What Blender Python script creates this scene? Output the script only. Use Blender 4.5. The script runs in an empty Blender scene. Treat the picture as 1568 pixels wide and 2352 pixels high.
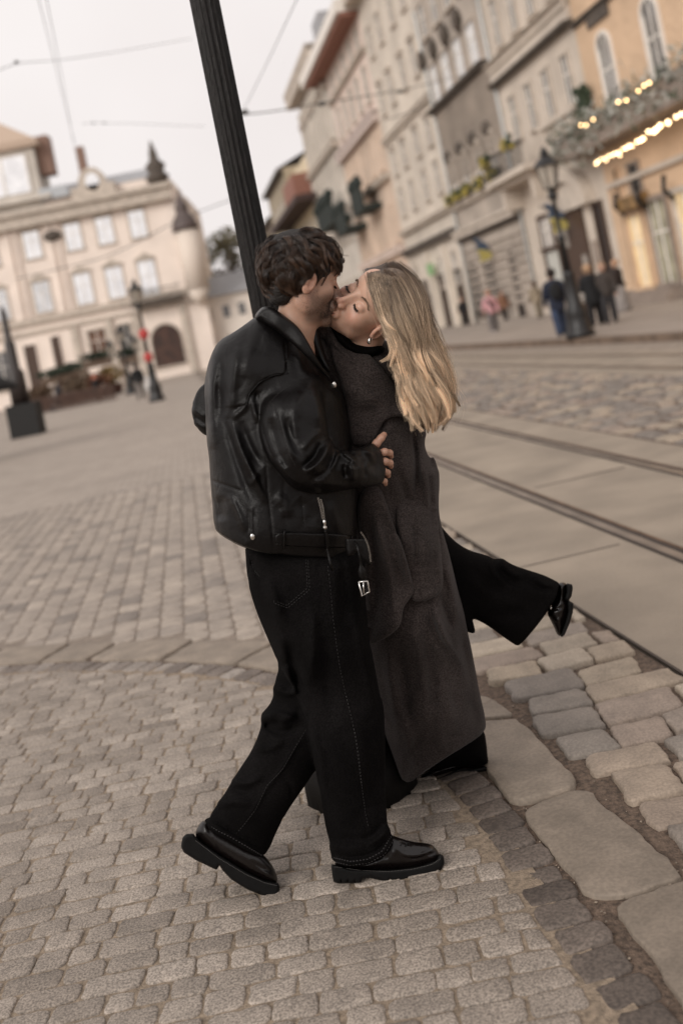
import bpy, math, random, os
import numpy as np
from mathutils import Vector, Matrix
random.seed(7); RNG = np.random.default_rng(7)
SC = bpy.context.scene
# ------------------------------------------------------------------ camera, sky, sun, exposure
ROLL = math.radians(11.31); CR, SR = math.cos(ROLL), math.sin(ROLL)
FP = 2287.0            # focal length in units of the 1568x2352 working frame (35 mm lens)
PX0, PY0 = 703.0, 770.0; CAMH = 1.5
cam = bpy.data.cameras.new("camera"); camo = bpy.data.objects.new("camera", cam)
SC.collection.objects.link(camo); SC.camera = camo
cam.sensor_fit = 'VERTICAL'; cam.sensor_height = 36.0; cam.sensor_width = 24.0; cam.lens = FP/2352*36.0
cam.clip_start = 0.05; cam.clip_end = 2000
cam.shift_x = 81/2352; cam.shift_y = -405.6/2352
camo.location = (0, 0, CAMH)
camo.rotation_euler = (Matrix.Rotation(math.radians(90), 4, 'X') @ Matrix.Rotation(-ROLL, 4, 'Z')).to_euler()
cam.dof.use_dof = True; cam.dof.focus_distance = 2.74; cam.dof.aperture_fstop = 1.6; cam.dof.aperture_blades = 7
wd = bpy.data.worlds.new("World"); SC.world = wd; wd.use_nodes = True
nt = wd.node_tree; nt.nodes.clear()
out = nt.nodes.new("ShaderNodeOutputWorld"); bg = nt.nodes.new("ShaderNodeBackground")
sky = nt.nodes.new("ShaderNodeTexSky"); sky.sky_type = 'NISHITA'; sky.sun_disc = False
SUN_EL, SUN_AZ = math.radians(30), math.radians(-140)
sky.sun_elevation = SUN_EL; sky.sun_rotation = SUN_AZ; sky.dust_density = 3; sky.ozone_density = 1
hs = nt.nodes.new("ShaderNodeHueSaturation"); hs.inputs['Saturation'].default_value = 0.0; hs.inputs['Value'].default_value = 0.35
mx = nt.nodes.new("ShaderNodeMix"); mx.data_type = 'RGBA'; mx.inputs[0].default_value = 0.86
tc = nt.nodes.new("ShaderNodeTexCoord"); no = nt.nodes.new("ShaderNodeTexNoise"); no.inputs['Scale'].default_value = 2.2; no.inputs['Detail'].default_value = 4
cr_ = nt.nodes.new("ShaderNodeValToRGB"); cr_.color_ramp.elements[0].position = .3; cr_.color_ramp.elements[0].color = (7.9, 7.35, 7.2, 1)
cr_.color_ramp.elements[1].position = .75; cr_.color_ramp.elements[1].color = (9.0, 8.55, 8.4, 1)
nt.links.new(tc.outputs['Generated'], no.inputs['Vector']); nt.links.new(no.outputs[0], cr_.inputs[0])
nt.links.new(sky.outputs[0], hs.inputs['Color']); nt.links.new(hs.outputs[0], mx.inputs[6]); nt.links.new(cr_.outputs[0], mx.inputs[7])
nt.links.new(mx.outputs[2], bg.inputs[0]); bg.inputs[1].default_value = 0.125
nt.links.new(bg.outputs[0], out.inputs[0])
sl = bpy.data.lights.new("sun", 'SUN'); sl.energy = 1.9; sl.angle = math.radians(28); sl.color = (1, .95, .89)
so = bpy.data.objects.new("sun", sl); SC.collection.objects.link(so)
sd = Vector((math.sin(SUN_AZ)*math.cos(SUN_EL), math.cos(SUN_AZ)*math.cos(SUN_EL), math.sin(SUN_EL)))
so.rotation_euler = sd.to_track_quat('Z', 'Y').to_euler(); so.location = (-5, -5, 20)
SC.view_settings.view_transform = 'Standard'; SC.view_settings.look = 'None'; SC.view_settings.exposure = 0.0; SC.view_settings.gamma = 1
SC.cycles.use_denoising = True
SC.cycles.max_bounces = 6; SC.cycles.diffuse_bounces = 3; SC.cycles.glossy_bounces = 3; SC.cycles.transparent_max_bounces = 6

# ------------------------------------------------------------------ geometry of the working frame
def uv(x, y):
    a, b = x-PX0, y-PY0
    return CR*a-SR*b, SR*a+CR*b
def W(x, y, Y):
    u, v = uv(x, y); return np.array([u/FP*Y, Y, CAMH-v/FP*Y])
def G(x, y, z=0.0):
    u, v = uv(x, y); Y = (CAMH-z)*FP/v; return (u/FP*Y, Y, z)
def crop(x0, y0, s):
    return lambda *p: [((x0+a/s)/1.6327, (y0+b/s)/1.6327) for a, b in p]
SDX, SDY = math.sin(math.radians(-7.3)), math.cos(math.radians(-7.3))   # direction of the street
def ST(L, s, z=0.0):      # a point at lateral distance L and distance s along the street
    return (L*SDY+s*SDX, -L*SDX+s*SDY, z)

# ------------------------------------------------------------------ object helpers
COL = SC.collection
def tag(o, label=None, cat=None, group=None, kind=None):
    if label: o['label'] = label
    if cat: o['category'] = cat
    if group: o['group'] = group
    if kind: o['kind'] = kind
    return o
def empty(name, loc, rz=0.0):
    o = bpy.data.objects.new(name, None); COL.objects.link(o); o.location = loc; o.rotation_euler = (0, 0, rz)
    o.empty_display_size = .1
    return o
def setparent(o, p):      # geometry is written in world space; an empty's own place is taken out again
    if p is None: return
    o.parent = p
    if p.type == 'EMPTY': o.matrix_parent_inverse = (Matrix.Translation(p.location) @ p.rotation_euler.to_matrix().to_4x4()).inverted()
def meshobj(name, V, Fs, mat, parent=None, smooth=False, local=False, attr=None):
    me = bpy.data.meshes.new(name)
    V = np.asarray(V, dtype=np.float64)
    if isinstance(Fs, np.ndarray):
        n, k = Fs.shape
        me.vertices.add(len(V)); me.vertices.foreach_set('co', V.ravel())
        me.loops.add(n*k); me.loops.foreach_set('vertex_index', Fs.ravel().astype(np.int32))
        me.polygons.add(n); me.polygons.foreach_set('loop_start', np.arange(0, n*k, k, dtype=np.int32))
        me.update(calc_edges=True); me.validate()
    else:
        me.from_pydata([tuple(v) for v in V], [], Fs); me.update()
    if mat: me.materials.append(mat)
    if smooth: me.polygons.foreach_set('use_smooth', np.ones(len(me.polygons), dtype=bool))
    if attr is not None:
        for nm, arr in attr.items():
            a = me.attributes.new(nm, 'FLOAT', 'POINT'); a.data.foreach_set('value', np.asarray(arr, dtype=np.float32))
    me.update()
    o = bpy.data.objects.new(name, me); COL.objects.link(o)
    if parent is not None:
        if local: o.parent = parent
        else: setparent(o, parent)
    return o
class MB:
    def __init__(s, fr=None): s.V = []; s.F = []; s.fr = fr
    def add(s, V, F):
        n = len(s.V)
        if s.fr: V = [s.fr(*v) for v in V]
        s.V += [tuple(v) for v in V]; s.F += [tuple(i+n for i in f) for f in F]; return s
    def box(s, x0, x1, y0, y1, z0, z1):
        return s.add([(x0,y0,z0),(x1,y0,z0),(x1,y1,z0),(x0,y1,z0),(x0,y0,z1),(x1,y0,z1),(x1,y1,z1),(x0,y1,z1)],
                     [(0,3,2,1),(4,5,6,7),(0,1,5,4),(1,2,6,5),(2,3,7,6),(3,0,4,7)])
    def lathe(s, prof, c=(0,0,0), n=12, flute=0.0, nf=0):
        V = []; F = []
        for r, z in prof:
            for i in range(n):
                a = 2*math.pi*i/n
                rr = r*(1-flute*(0.5+0.5*math.cos(nf*a))) if nf else r
                V.append((c[0]+rr*math.cos(a), c[1]+rr*math.sin(a), c[2]+z))
        m = len(prof)
        for j in range(m-1):
            for i in range(n):
                F.append((j*n+i, j*n+(i+1) % n, (j+1)*n+(i+1) % n, (j+1)*n+i))
        F.append(tuple(range(n))[::-1]); F.append(tuple((m-1)*n+i for i in range(n)))
        return s.add(V, F)
    def tube(s, pts, r, n=6):
        pts = [Vector(p) for p in pts]; m = len(pts); V = []; F = []
        rs = r if hasattr(r, '__len__') else [r]*m
        up = None
        for i, p in enumerate(pts):
            d = (pts[min(i+1, m-1)]-pts[max(i-1, 0)]).normalized()
            if up is None: up = d.orthogonal().normalized()
            up = (up-d*up.dot(d)).normalized(); b = d.cross(up)
            for k in range(n):
                a = 2*math.pi*k/n; V.append(tuple(p+(up*math.cos(a)+b*math.sin(a))*rs[i]))
        for i in range(m-1):
            for k in range(n):
                F.append((i*n+k, i*n+(k+1) % n, (i+1)*n+(k+1) % n, (i+1)*n+k))
        F.append(tuple(range(n))[::-1]); F.append(tuple((m-1)*n+k for k in range(n)))
        return s.add(V, F)
    def ball(s, c, r, n=8, m=6):
        rx, ry, rz = r if hasattr(r, '__len__') else (r, r, r)
        V = [(c[0], c[1], c[2]+rz)]; F = []
        for j in range(1, m):
            t = math.pi*j/m
            for i in range(n):
                a = 2*math.pi*i/n; V.append((c[0]+rx*math.sin(t)*math.cos(a), c[1]+ry*math.sin(t)*math.sin(a), c[2]+rz*math.cos(t)))
        V.append((c[0], c[1], c[2]-rz))
        for i in range(n): F.append((0, 1+i, 1+(i+1) % n)); F.append((len(V)-1, 1+(m-2)*n+(i+1) % n, 1+(m-2)*n+i))
        for j in range(m-2):
            for i in range(n):
                a = 1+j*n; b = a+n; F.append((a+i, b+i, b+(i+1) % n, a+(i+1) % n))
        return s.add(V, F)
    def prism(s, poly, y0, y1):      # poly in (x,z), extruded along y
        n = len(poly); V = [(x, y0, z) for x, z in poly]+[(x, y1, z) for x, z in poly]
        F = [tuple(range(n)), tuple(range(2*n-1, n-1, -1))]+[(i, i+n, (i+1) % n+n, (i+1) % n) for i in range(n)]
        return s.add(V, F)
    def build(s, name, mat, parent=None, smooth=False, local=False):
        return meshobj(name, s.V, s.F, mat, parent, smooth, local)

# ------------------------------------------------------------------ materials
MATS = {}
def mat(name, col, rough=.8, metal=0., noise=0., nscale=5., bump=0., bscale=40., spec=.5, emit=None, estr=0., sheen=0., sss=0., obj=True, detail=5., stretch=None, col2=None):
    if name in MATS: return MATS[name]
    m = bpy.data.materials.new(name); m.use_nodes = True; t = m.node_tree; b = t.nodes['Principled BSDF']
    b.inputs['Base Color'].default_value = (*col, 1); b.inputs['Roughness'].default_value = rough; b.inputs['Metallic'].default_value = metal
    b.inputs['Specular IOR Level'].default_value = spec
    if sheen: b.inputs['Sheen Weight'].default_value = sheen; b.inputs['Sheen Roughness'].default_value = .5
    if sss:
        b.inputs['Subsurface Weight'].default_value = sss; b.inputs['Subsurface Radius'].default_value = (.9, .35, .2); b.inputs['Subsurface Scale'].default_value = .008
    if emit: b.inputs['Emission Color'].default_value = (*emit, 1); b.inputs['Emission Strength'].default_value = estr
    tcn = t.nodes.new('ShaderNodeTexCoord'); src = tcn.outputs['Object']
    if stretch:
        mp = t.nodes.new('ShaderNodeMapping'); mp.inputs['Scale'].default_value = stretch; t.links.new(src, mp.inputs[0]); src = mp.outputs[0]
    if noise:
        n1 = t.nodes.new('ShaderNodeTexNoise'); n1.inputs['Scale'].default_value = nscale; n1.inputs['Detail'].default_value = detail
        r = t.nodes.new('ShaderNodeValToRGB'); c2 = col2 or tuple(min(1, c*(1+noise)) for c in col)
        r.color_ramp.elements[0].position = .32; r.color_ramp.elements[0].color = (*[c*(1-noise) for c in col], 1)
        r.color_ramp.elements[1].position = .68; r.color_ramp.elements[1].color = (*c2, 1)
        t.links.new(src, n1.inputs['Vector']); t.links.new(n1.outputs[0], r.inputs[0]); t.links.new(r.outputs[0], b.inputs['Base Color'])
    if bump:
        n2 = t.nodes.new('ShaderNodeTexNoise'); n2.inputs['Scale'].default_value = bscale; n2.inputs['Detail'].default_value = 4
        bp = t.nodes.new('ShaderNodeBump'); bp.inputs['Strength'].default_value = bump; bp.inputs['Distance'].default_value = 1.0/bscale
        t.links.new(src, n2.inputs['Vector']); t.links.new(n2.outputs[0], bp.inputs['Height']); t.links.new(bp.outputs[0], b.inputs['Normal'])
    MATS[name] = m; return m
def N(m, kind, **kw):
    n = m.node_tree.nodes.new(kind)
    for k, v in kw.items():
        if k in n.inputs: n.inputs[k].default_value = v
        else: setattr(n, k, v)
    return n
def L(m, a, b): m.node_tree.links.new(a, b)
# ------------------------------------------------------------------ ground
def stone_mat(name, c1, c2, speck=.35, rough=.75, bump=.35, bs=180, mid=()):
    m = bpy.data.materials.new(name); m.use_nodes = True; b = m.node_tree.nodes['Principled BSDF']
    at = N(m, 'ShaderNodeAttribute', attribute_name='tone'); r = N(m, 'ShaderNodeValToRGB')
    e = r.color_ramp.elements; e[0].position = 0; e[0].color = (*c1, 1); e[1].position = 1; e[1].color = (*c2, 1)
    for q_, c_ in mid: e.new(q_).color = (*c_, 1)
    tc = N(m, 'ShaderNodeTexCoord'); n1 = N(m, 'ShaderNodeTexNoise', Scale=bs, Detail=3.); n2 = N(m, 'ShaderNodeTexNoise', Scale=9., Detail=5.)
    L(m, tc.outputs['Object'], n1.inputs[0]); L(m, tc.outputs['Object'], n2.inputs[0]); L(m, at.outputs['Fac'], r.inputs[0])
    mr = N(m, 'ShaderNodeMapRange'); mr.inputs[1].default_value = .35; mr.inputs[2].default_value = .65; mr.inputs[3].default_value = 1-speck; mr.inputs[4].default_value = 1+speck
    L(m, n1.outputs[0], mr.inputs[0])
    m2 = N(m, 'ShaderNodeMapRange'); m2.inputs[1].default_value = .3; m2.inputs[2].default_value = .7; m2.inputs[3].default_value = .8; m2.inputs[4].default_value = 1.15
    L(m, n2.outputs[0], m2.inputs[0])
    mu = N(m, 'ShaderNodeMath', operation='MULTIPLY'); L(m, mr.outputs[0], mu.inputs[0]); L(m, m2.outputs[0], mu.inputs[1])
    vm = N(m, 'ShaderNodeVectorMath', operation='SCALE'); L(m, r.outputs[0], vm.inputs[0]); L(m, mu.outputs[0], vm.inputs['Scale'])
    L(m, vm.outputs[0], b.inputs['Base Color']); b.inputs['Roughness'].default_value = rough
    bp = N(m, 'ShaderNodeBump', Strength=bump, Distance=.004); L(m, n1.outputs[0], bp.inputs['Height']); L(m, bp.outputs[0], b.inputs['Normal'])
    return m
M_SETT = stone_mat('granite_setts', (.19, .158, .130), (.315, .268, .226), .42)
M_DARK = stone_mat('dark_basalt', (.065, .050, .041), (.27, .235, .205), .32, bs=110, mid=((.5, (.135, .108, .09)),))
M_SLAB = stone_mat('worn_slab', (.185, .15, .117), (.25, .205, .162), .12, .72, .25, 90)
M_COB = stone_mat('sandstone_cobble', (.165, .140, .120), (.36, .298, .232), .16, .7, .3, 120, mid=((.2, (.20, .172, .146)), (.4, (.245, .19, .152)), (.65, (.31, .25, .187)), (.8, (.265, .225, .18))))
M_PAV = stone_mat('paver', (.20, .170, .146), (.355, .30, .25), .15, .8, .2, 120)
M_MORT = mat('sandy_mortar', (.235, .182, .132), .95, noise=.35, nscale=60, bump=.8, bscale=160)
M_DIRT = mat('joint_dirt', (.115, .080, .058), .95, noise=.5, nscale=70, bump=1., bscale=140)

def stones(name, polys, hts, tones, matl, inset=.007, dome=.003, npts=20, label=None):
    V = []; F = []; T = []
    for poly, h, tn in zip(polys, hts, tones):
        P = np.array(poly, float); c = P.mean(0)
        # resample the outline with rounded, slightly ragged corners
        n = len(P); seg = np.linalg.norm(np.roll(P, -1, 0)-P, axis=1); tot = seg.sum()
        cum = np.concatenate([[0], np.cumsum(seg)]); q = (np.arange(npts)+.5)/npts*tot
        R = np.empty((npts, 2))
        for i, d in enumerate(q):
            k = min(np.searchsorted(cum, d, 'right')-1, n-1); f = (d-cum[k])/max(seg[k], 1e-6); R[i] = P[k]*(1-f)+P[(k+1) % n]*f
        R = .8*R+.1*np.roll(R, 1, 0)+.1*np.roll(R, -1, 0)
        sc = math.sqrt(max(seg.min(), .01)*tot/4)
        R += RNG.normal(0, .0017*min(2, sc/.1), R.shape)
        tl = RNG.normal(0, .012, 2)
        rad = np.linalg.norm(R-c, axis=1, keepdims=True)
        b = len(V)
        for ins, dz in ((-.001, -.03), (0., -inset*.8), (inset*.45, -inset*.2), (inset*1.3, .0)):
            Q = R+(c-R)*np.minimum(.8, ins/rad)
            for p in Q: V.append((p[0], p[1], h+dz+(p-c)@tl+(RNG.normal(0, .0007) if dz == 0. else 0)))
        Q = R+(c-R)*.55
        for p in Q: V.append((p[0], p[1], h+dome*.8+(p-c)@tl+RNG.normal(0, .0008)))
        V.append((c[0], c[1], h+dome)); T += [tn]*(5*npts+1)
        for j in range(4):
            for i in range(npts):
                F.append((b+j*npts+i, b+j*npts+(i+1) % npts, b+(j+1)*npts+(i+1) % npts, b+(j+1)*npts+i))
        ce = b+5*npts
        for i in range(npts):
            F.append((b+4*npts+i, b+4*npts+(i+1) % npts, ce, ce))
    F = np.array(F)
    me = bpy.data.meshes.new(name)
    Fl = [tuple(f) if f[2] != f[3] else tuple(f[:3]) for f in F.tolist()]
    o = meshobj(name, V, Fl, matl, None, True, attr={'tone': T})
    tag(o, label, kind='structure'); return o
def sheet(name, pts, z, m, label=None):
    o = meshobj(name, [(p[0], p[1], z) for p in pts], [tuple(range(len(pts)))], m); tag(o, label, kind='structure'); return o
# curve A: the dark row that bounds the small setts
CA = [(.62, .6), (.50, 1.5), (.41, 2.01), (.38, 2.17), (.33, 2.45), (.28, 2.92), (.21, 3.24), (.11, 3.62), (-.12, 4.08), (-.43, 4.5), (-.83, 4.88), (-1.23, 5.15), (-1.7, 5.42), (-2.6, 5.8), (-4, 6.2), (-8, 6.9)]
def resample(P, n):
    P = np.array(P, float); s = np.concatenate([[0], np.cumsum(np.linalg.norm(np.diff(P, axis=0), axis=1))])
    q = np.linspace(0, s[-1], n); return np.stack([np.interp(q, s, P[:, k]) for k in range(P.shape[1])], 1)
CAr = resample(CA, 240)
for _ in range(12): CAr[1:-1] = .5*CAr[1:-1]+.25*CAr[:-2]+.25*CAr[2:]
CAt = np.gradient(CAr, axis=0); CAt /= np.linalg.norm(CAt, axis=1, keepdims=True); CAn = np.stack([-CAt[:, 1], CAt[:, 0]], 1)  # points to the setts (left of travel)
def sA(p):   # signed distance to the dark row, positive on the setts' side; with nearest point index
    d = CAr-np.asarray(p); k = np.argmin((d**2).sum(1)); return float((-d[k])@CAn[k]), k
def clipA(poly, lo=None, hi=None):
    o = []
    for p in poly:
        s_, k = sA(p); p = np.array(p)
        if lo is not None and s_ < lo: p = p+CAn[k]*(lo-s_)
        if hi is not None and s_ > hi: p = p+CAn[k]*(hi-s_)
        o.append(tuple(p))
    return o
def area(P):
    P = np.array(P); x, y = P[:, 0], P[:, 1]; return .5*abs(np.dot(x, np.roll(y, -1))-np.dot(y, np.roll(x, -1)))
polys = []; y = .9
while y < 6.9:
    rh = random.uniform(.070, .086); x = -3.6+random.uniform(0, .1)
    while x < .7:
        w = random.choice([.085, .10, .115, .13, .145, .16])*random.uniform(.9, 1.1)
        cx, cy = x+w/2, y+rh/2
        if cx > -3.6:
            j = lambda: random.uniform(-.004, .004); g = .003
            wv = lambda xx: .014*math.sin(xx*1.3+y*.8)+.003*math.sin(xx*5.1+y*2)+xx*.012
            q = [(x+g+j(), y+g+wv(x)+j()), (x+w-g+j(), y+g+wv(x+w)+j()), (x+w-g+j(), y+rh-g+wv(x+w)+j()), (x+g+j(), y+rh-g+wv(x)+j())]
            if max(sA(p)[0] for p in q) > .11:
                q = clipA(q, lo=.075)
                if area(q) > .0035: polys.append(q)
        x += w
    y += rh
tn = [min(1, max(0, random.gauss(.55, .22))) if random.random() > .012 else -.5 for _ in polys]
stones('plaza_setts', polys, [.0048+random.gauss(0, .0013) for _ in polys], tn, M_SETT, label='small light grey granite setts of the square', inset=.0048, dome=.0016)
# the dark row
polys = []; P = CAr; acc = 0; last = 0; st = .088
S_ = np.concatenate([[0], np.cumsum(np.linalg.norm(np.diff(P, axis=0), axis=1))]); q = 0.8
while q < S_[-1]-.2:
    w = random.uniform(.078, .108); a, b = q+.004, q+w-.004
    f = lambda t, off: (np.interp(t, S_, P[:, 0])+np.interp(t, S_, CAn[:, 0])*off, np.interp(t, S_, P[:, 1])+np.interp(t, S_, CAn[:, 1])*off)
    o1, o2 = .062+random.uniform(-.008, .006), -.062+random.uniform(-.006, .01)
    polys.append([f(a, o2), f(b, o2), f(b, o1), f(a, o1)]); q += w
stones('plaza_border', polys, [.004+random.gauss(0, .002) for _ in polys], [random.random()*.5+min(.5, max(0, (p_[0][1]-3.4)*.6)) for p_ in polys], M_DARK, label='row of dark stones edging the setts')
# worn slabs beside the dark row
c4 = crop(1500, 2200, 1.434)
slabs = [c4((200,560),(430,590),(520,620),(610,690),(540,705),(430,712),(240,735),(130,640)),
 c4((250,750),(445,722),(620,712),(720,790),(830,925),(962,1062),(930,1100),(650,1172),(590,1165),(500,1050),(460,975),(370,870),(280,790)),
 c4((665,1205),(760,1158),(900,1100),(1020,1095),(1090,1180),(1200,1260),(1400,1440),(1530,1572),(1300,1642),(1150,1682),(1000,1670),(900,1540),(750,1350),(670,1250)),
 c4((1165,1712),(1300,1662),(1530,1590),(1760,1800),(2000,2100),(1800,2300),(1560,2330),(1330,1960),(1180,1800))]
polys = [[G(*p)[:2] for p in s_] for s_ in slabs]
polys = [p if True else p for p in polys]
k0 = int(np.argmin(np.abs(S_-(S_[np.argmin(((P-np.array((.19, 3.5)))**2).sum(1))]))))
q = S_[k0]+.12
while q < S_[-1]-.6:
    w = random.uniform(.3, .55)
    polys.append([f(q+.01, -.36+random.uniform(-.02, .02)), f(q+w-.01, -.36), f(q+w-.01, -.085), f(q+.01, -.085)]); q += w
stones('pavement_slabs', polys, [.010+random.gauss(0, .002) for _ in polys], [random.random() for _ in polys], M_SLAB, inset=.007, dome=.0015, npts=44, label='large smooth worn stone slabs between setts and cobbles')
# coarse cobbles between the slabs and the concrete of the track
LC = 1.575                                     # lateral position of the concrete's edge
EB = [(.95, 1.3), (.76, 2.1), (.63, 2.5), (.545, 3.1), (.46, 3.7), (.38, 4.1), (.25, 4.7), (.05, 6), (-.4, 11)]
def xB(yy): return float(np.interp(yy, [p[1] for p in EB], [p[0] for p in EB]))
polys = []; y = 1.6
while y < 11:
    rh = random.uniform(.155, .195); x = xB(y)+.03+random.uniform(-.02, .03)
    while True:
        w = random.choice([.2, .24, .28, .31])*random.uniform(.92, 1.08)
        xe = (LC-(y+rh/2)*-SDX)/SDY
        if x > xe-.09: break
        if x+w > xe-.06: w = xe-.02-x
        j = lambda: random.uniform(-.012, .012); g = .008
        wv = lambda xx: .06*(xx-.8)+.012*math.sin(xx*9+y*3)
        polys.append([(x+g+j(), y+g+wv(x)+j()), (x+w-g+j(), y+g+wv(x+w)+j()), (x+w-g+j(), y+rh-g+wv(x+w)+j()), (x+g+j(), y+rh-g+wv(x)+j())]); x += w
    y += rh
tn = [random.random() for _ in polys]
stones('road_cobbles', polys, [.014+random.gauss(0, .005) for _ in polys], tn, M_COB, inset=.010, dome=.0045, npts=30, label='coarse pale cobbles with deep sandy joints')
# grid pavers beyond the curve, laid along the street
polys = []
for i in range(-75, 20):
    l0 = i*.14; s_ = 4.2+random.uniform(0, .2)
    while s_ < 13:
        w = random.uniform(.15, .24); p = ST(l0+.07, s_+w/2)
        if sA(p[:2])[0] < -.40 and abs(p[0]+.3) < p[1]*.55+1.3 and p[0] < xB(p[1])-.1:
            polys.append([ST(l0+.003, s_+.003)[:2], ST(l0+.137, s_+.003)[:2], ST(l0+.137, s_+w-.003)[:2], ST(l0+.003, s_+w-.003)[:2]])
        s_ += w
stones('plaza_pavers', polys, [.004+random.gauss(0, .001) for _ in polys], [min(1, max(-.2, random.gauss(.6, .2))) if random.random() > .07 else -.25 for _ in polys], M_PAV, npts=12, inset=.004, dome=.001, label='larger pavers laid in a grid across the square')
gv = MB()
for _ in range(1500):
    k = random.randrange(10, len(CAr)-60); o_ = -random.uniform(.05, .56); p = CAr[k]+CAn[k]*o_+np.array([random.gauss(0, .02), random.gauss(0, .02)])
    if p[1] < 1.7 or p[1] > 4.6: continue
    r_ = random.uniform(.0012, .0042); gv.ball((p[0], p[1], -.003+r_*.5), (r_*random.uniform(.8, 1.5), r_, r_*.7), 5, 4)
tag(gv.build('gravel', mat('grit', (.22, .175, .135), .9, noise=.5, nscale=200)), 'fine grit lying in the dirt joints beside the slabs', kind='stuff')
# bedding under the near stones, then the sheets of the street
bed = sheet('ground', [(-900, -300), (900, -300), (900, 1500), (-900, 1500)], -.03, mat('earth', (.2, .165, .135), .95, noise=.2, nscale=.5), 'ground under the town')
CAl = [tuple(p) for p in CAr[::6]]
sheet('plaza_bedding', [(-9, .4)]+[(.62, .4)]+CAl[1:]+[(-9, 6.9)], (.0), M_MORT, 'sandy mortar between the setts')
sheet('road_bedding', [ST(LC-.01, .3)[:2], ST(LC-.01, 14)[:2], (-6, 14), (-8, 6.95)]+CAl[::-1][:-1]+[(.6, .4)], -.006, M_DIRT, 'dirt and gravel in the cobble joints')
sheet('paver_bedding', [ST(-9, 12.95)[:2], ST(-9, 3.5)[:2]]+[tuple(p+n_*-.37) for p, n_ in zip(CAr[::-6], CAn[::-6]) if p[1] > 3.9]+[(xB(4.4)-.06, 4.4), (xB(6)-.06, 6), (xB(11)-.06, 11), ST(1.0, 12.95)[:2]], -.002, mat('paver_joint', (.20, .162, .13), .9, noise=.25, nscale=30), 'pale joints of the paver grid')
def brick_mat(name, c1, c2, cm, w, h, off=.5):
    m = bpy.data.materials.new(name); m.use_nodes = True; b = m.node_tree.nodes['Principled BSDF']; b.inputs['Roughness'].default_value = .85
    tc = N(m, 'ShaderNodeTexCoord'); mp = N(m, 'ShaderNodeMapping'); mp.inputs['Rotation'].default_value = (0, 0, math.radians(-7.3))
    br = N(m, 'ShaderNodeTexBrick', Scale=1.); br.offset = off
    br.inputs['Color1'].default_value = (*c1, 1); br.inputs['Color2'].default_value = (*c2, 1); br.inputs['Mortar'].default_value = (*cm, 1)
    br.inputs['Mortar Size'].default_value = .012; br.inputs['Brick Width'].default_value = w; br.inputs['Row Height'].default_value = h
    n2 = N(m, 'ShaderNodeTexNoise', Scale=.5, Detail=5.); mr = N(m, 'ShaderNodeMapRange'); mr.inputs[3].default_value = .8; mr.inputs[4].default_value = 1.2
    L(m, tc.outputs['Object'], mp.inputs[0]); L(m, mp.outputs[0], br.inputs[0]); L(m, tc.outputs['Object'], n2.inputs[0]); L(m, n2.outputs[0], mr.inputs[0])
    vm = N(m, 'ShaderNodeVectorMath', operation='SCALE'); L(m, br.outputs[0], vm.inputs[0]); L(m, mr.outputs[0], vm.inputs['Scale']); L(m, vm.outputs[0], b.inputs['Base Color'])
    return m
M_PLZ = brick_mat('plaza_stone', (.285, .242, .203), (.365, .312, .265), (.22, .18, .15), .22, .14)
sheet('plaza', [ST(-9, 12.9)[:2], ST(-90, 12.9)[:2], ST(-90, 260)[:2], ST(1.0, 260)[:2], ST(1.0, 12.9)[:2]], .002, M_PLZ, 'stone paved market square')
sheet('plaza_west', [(-60, -20), (-3.62, -20), (-3.62, 6.0), (-5.2, 6.5), (-9, 12.9), (-60, 12.9)], .0022, M_PLZ, 'stone paved market square')
M_CONC = mat('track_concrete', (.262, .216, .168), .8, noise=.2, nscale=1.6, detail=12., bump=.3, bscale=45)
def band(name, l0, l1, s0, s1, z, m, label): return sheet(name, [ST(l0, s0)[:2], ST(l1, s0)[:2], ST(l1, s1)[:2], ST(l0, s1)[:2]], z, m, label)
band('road', LC, 9.3, -2, 260, .001, mat('street_stone', (.25, .205, .165), .85, noise=.3, nscale=6, bump=.3, bscale=20), 'street with tram tracks')
band('track_bed', LC, 3.85, -2, 260, .005, M_CONC, 'smooth concrete bed of the near tram track')
band('track_bed', 6.35, 8.35, -2, 260, .005, M_CONC, 'smooth concrete bed of the far tram track')
# concrete joints
jb = MB()
for s_ in (5.35, 11.2, 17, 23, 29): jb.add([ST(LC, s_, .0075), ST(2.19, s_+.0, .0075), ST(2.19, s_+.012, .0075), ST(LC, s_+.012, .0075)], [(0, 1, 2, 3)])
for s_ in (7.4, 14.): jb.add([ST(2.45, s_, .0075), ST(3.2, s_, .0075), ST(3.2, s_+.03, .0075), ST(2.45, s_+.02, .0075)], [(0, 1, 2, 3)])
jb.add([ST(LC-.007, -2, .0072), ST(LC+.006, -2, .0072), ST(LC+.006, 200, .0072), ST(LC-.007, 200, .0072)], [(0, 1, 2, 3)])
tag(jb.build('track_joints', mat('joint_dark', (.06, .045, .035), .9)), 'dark joints in the concrete', kind='structure')
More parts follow.
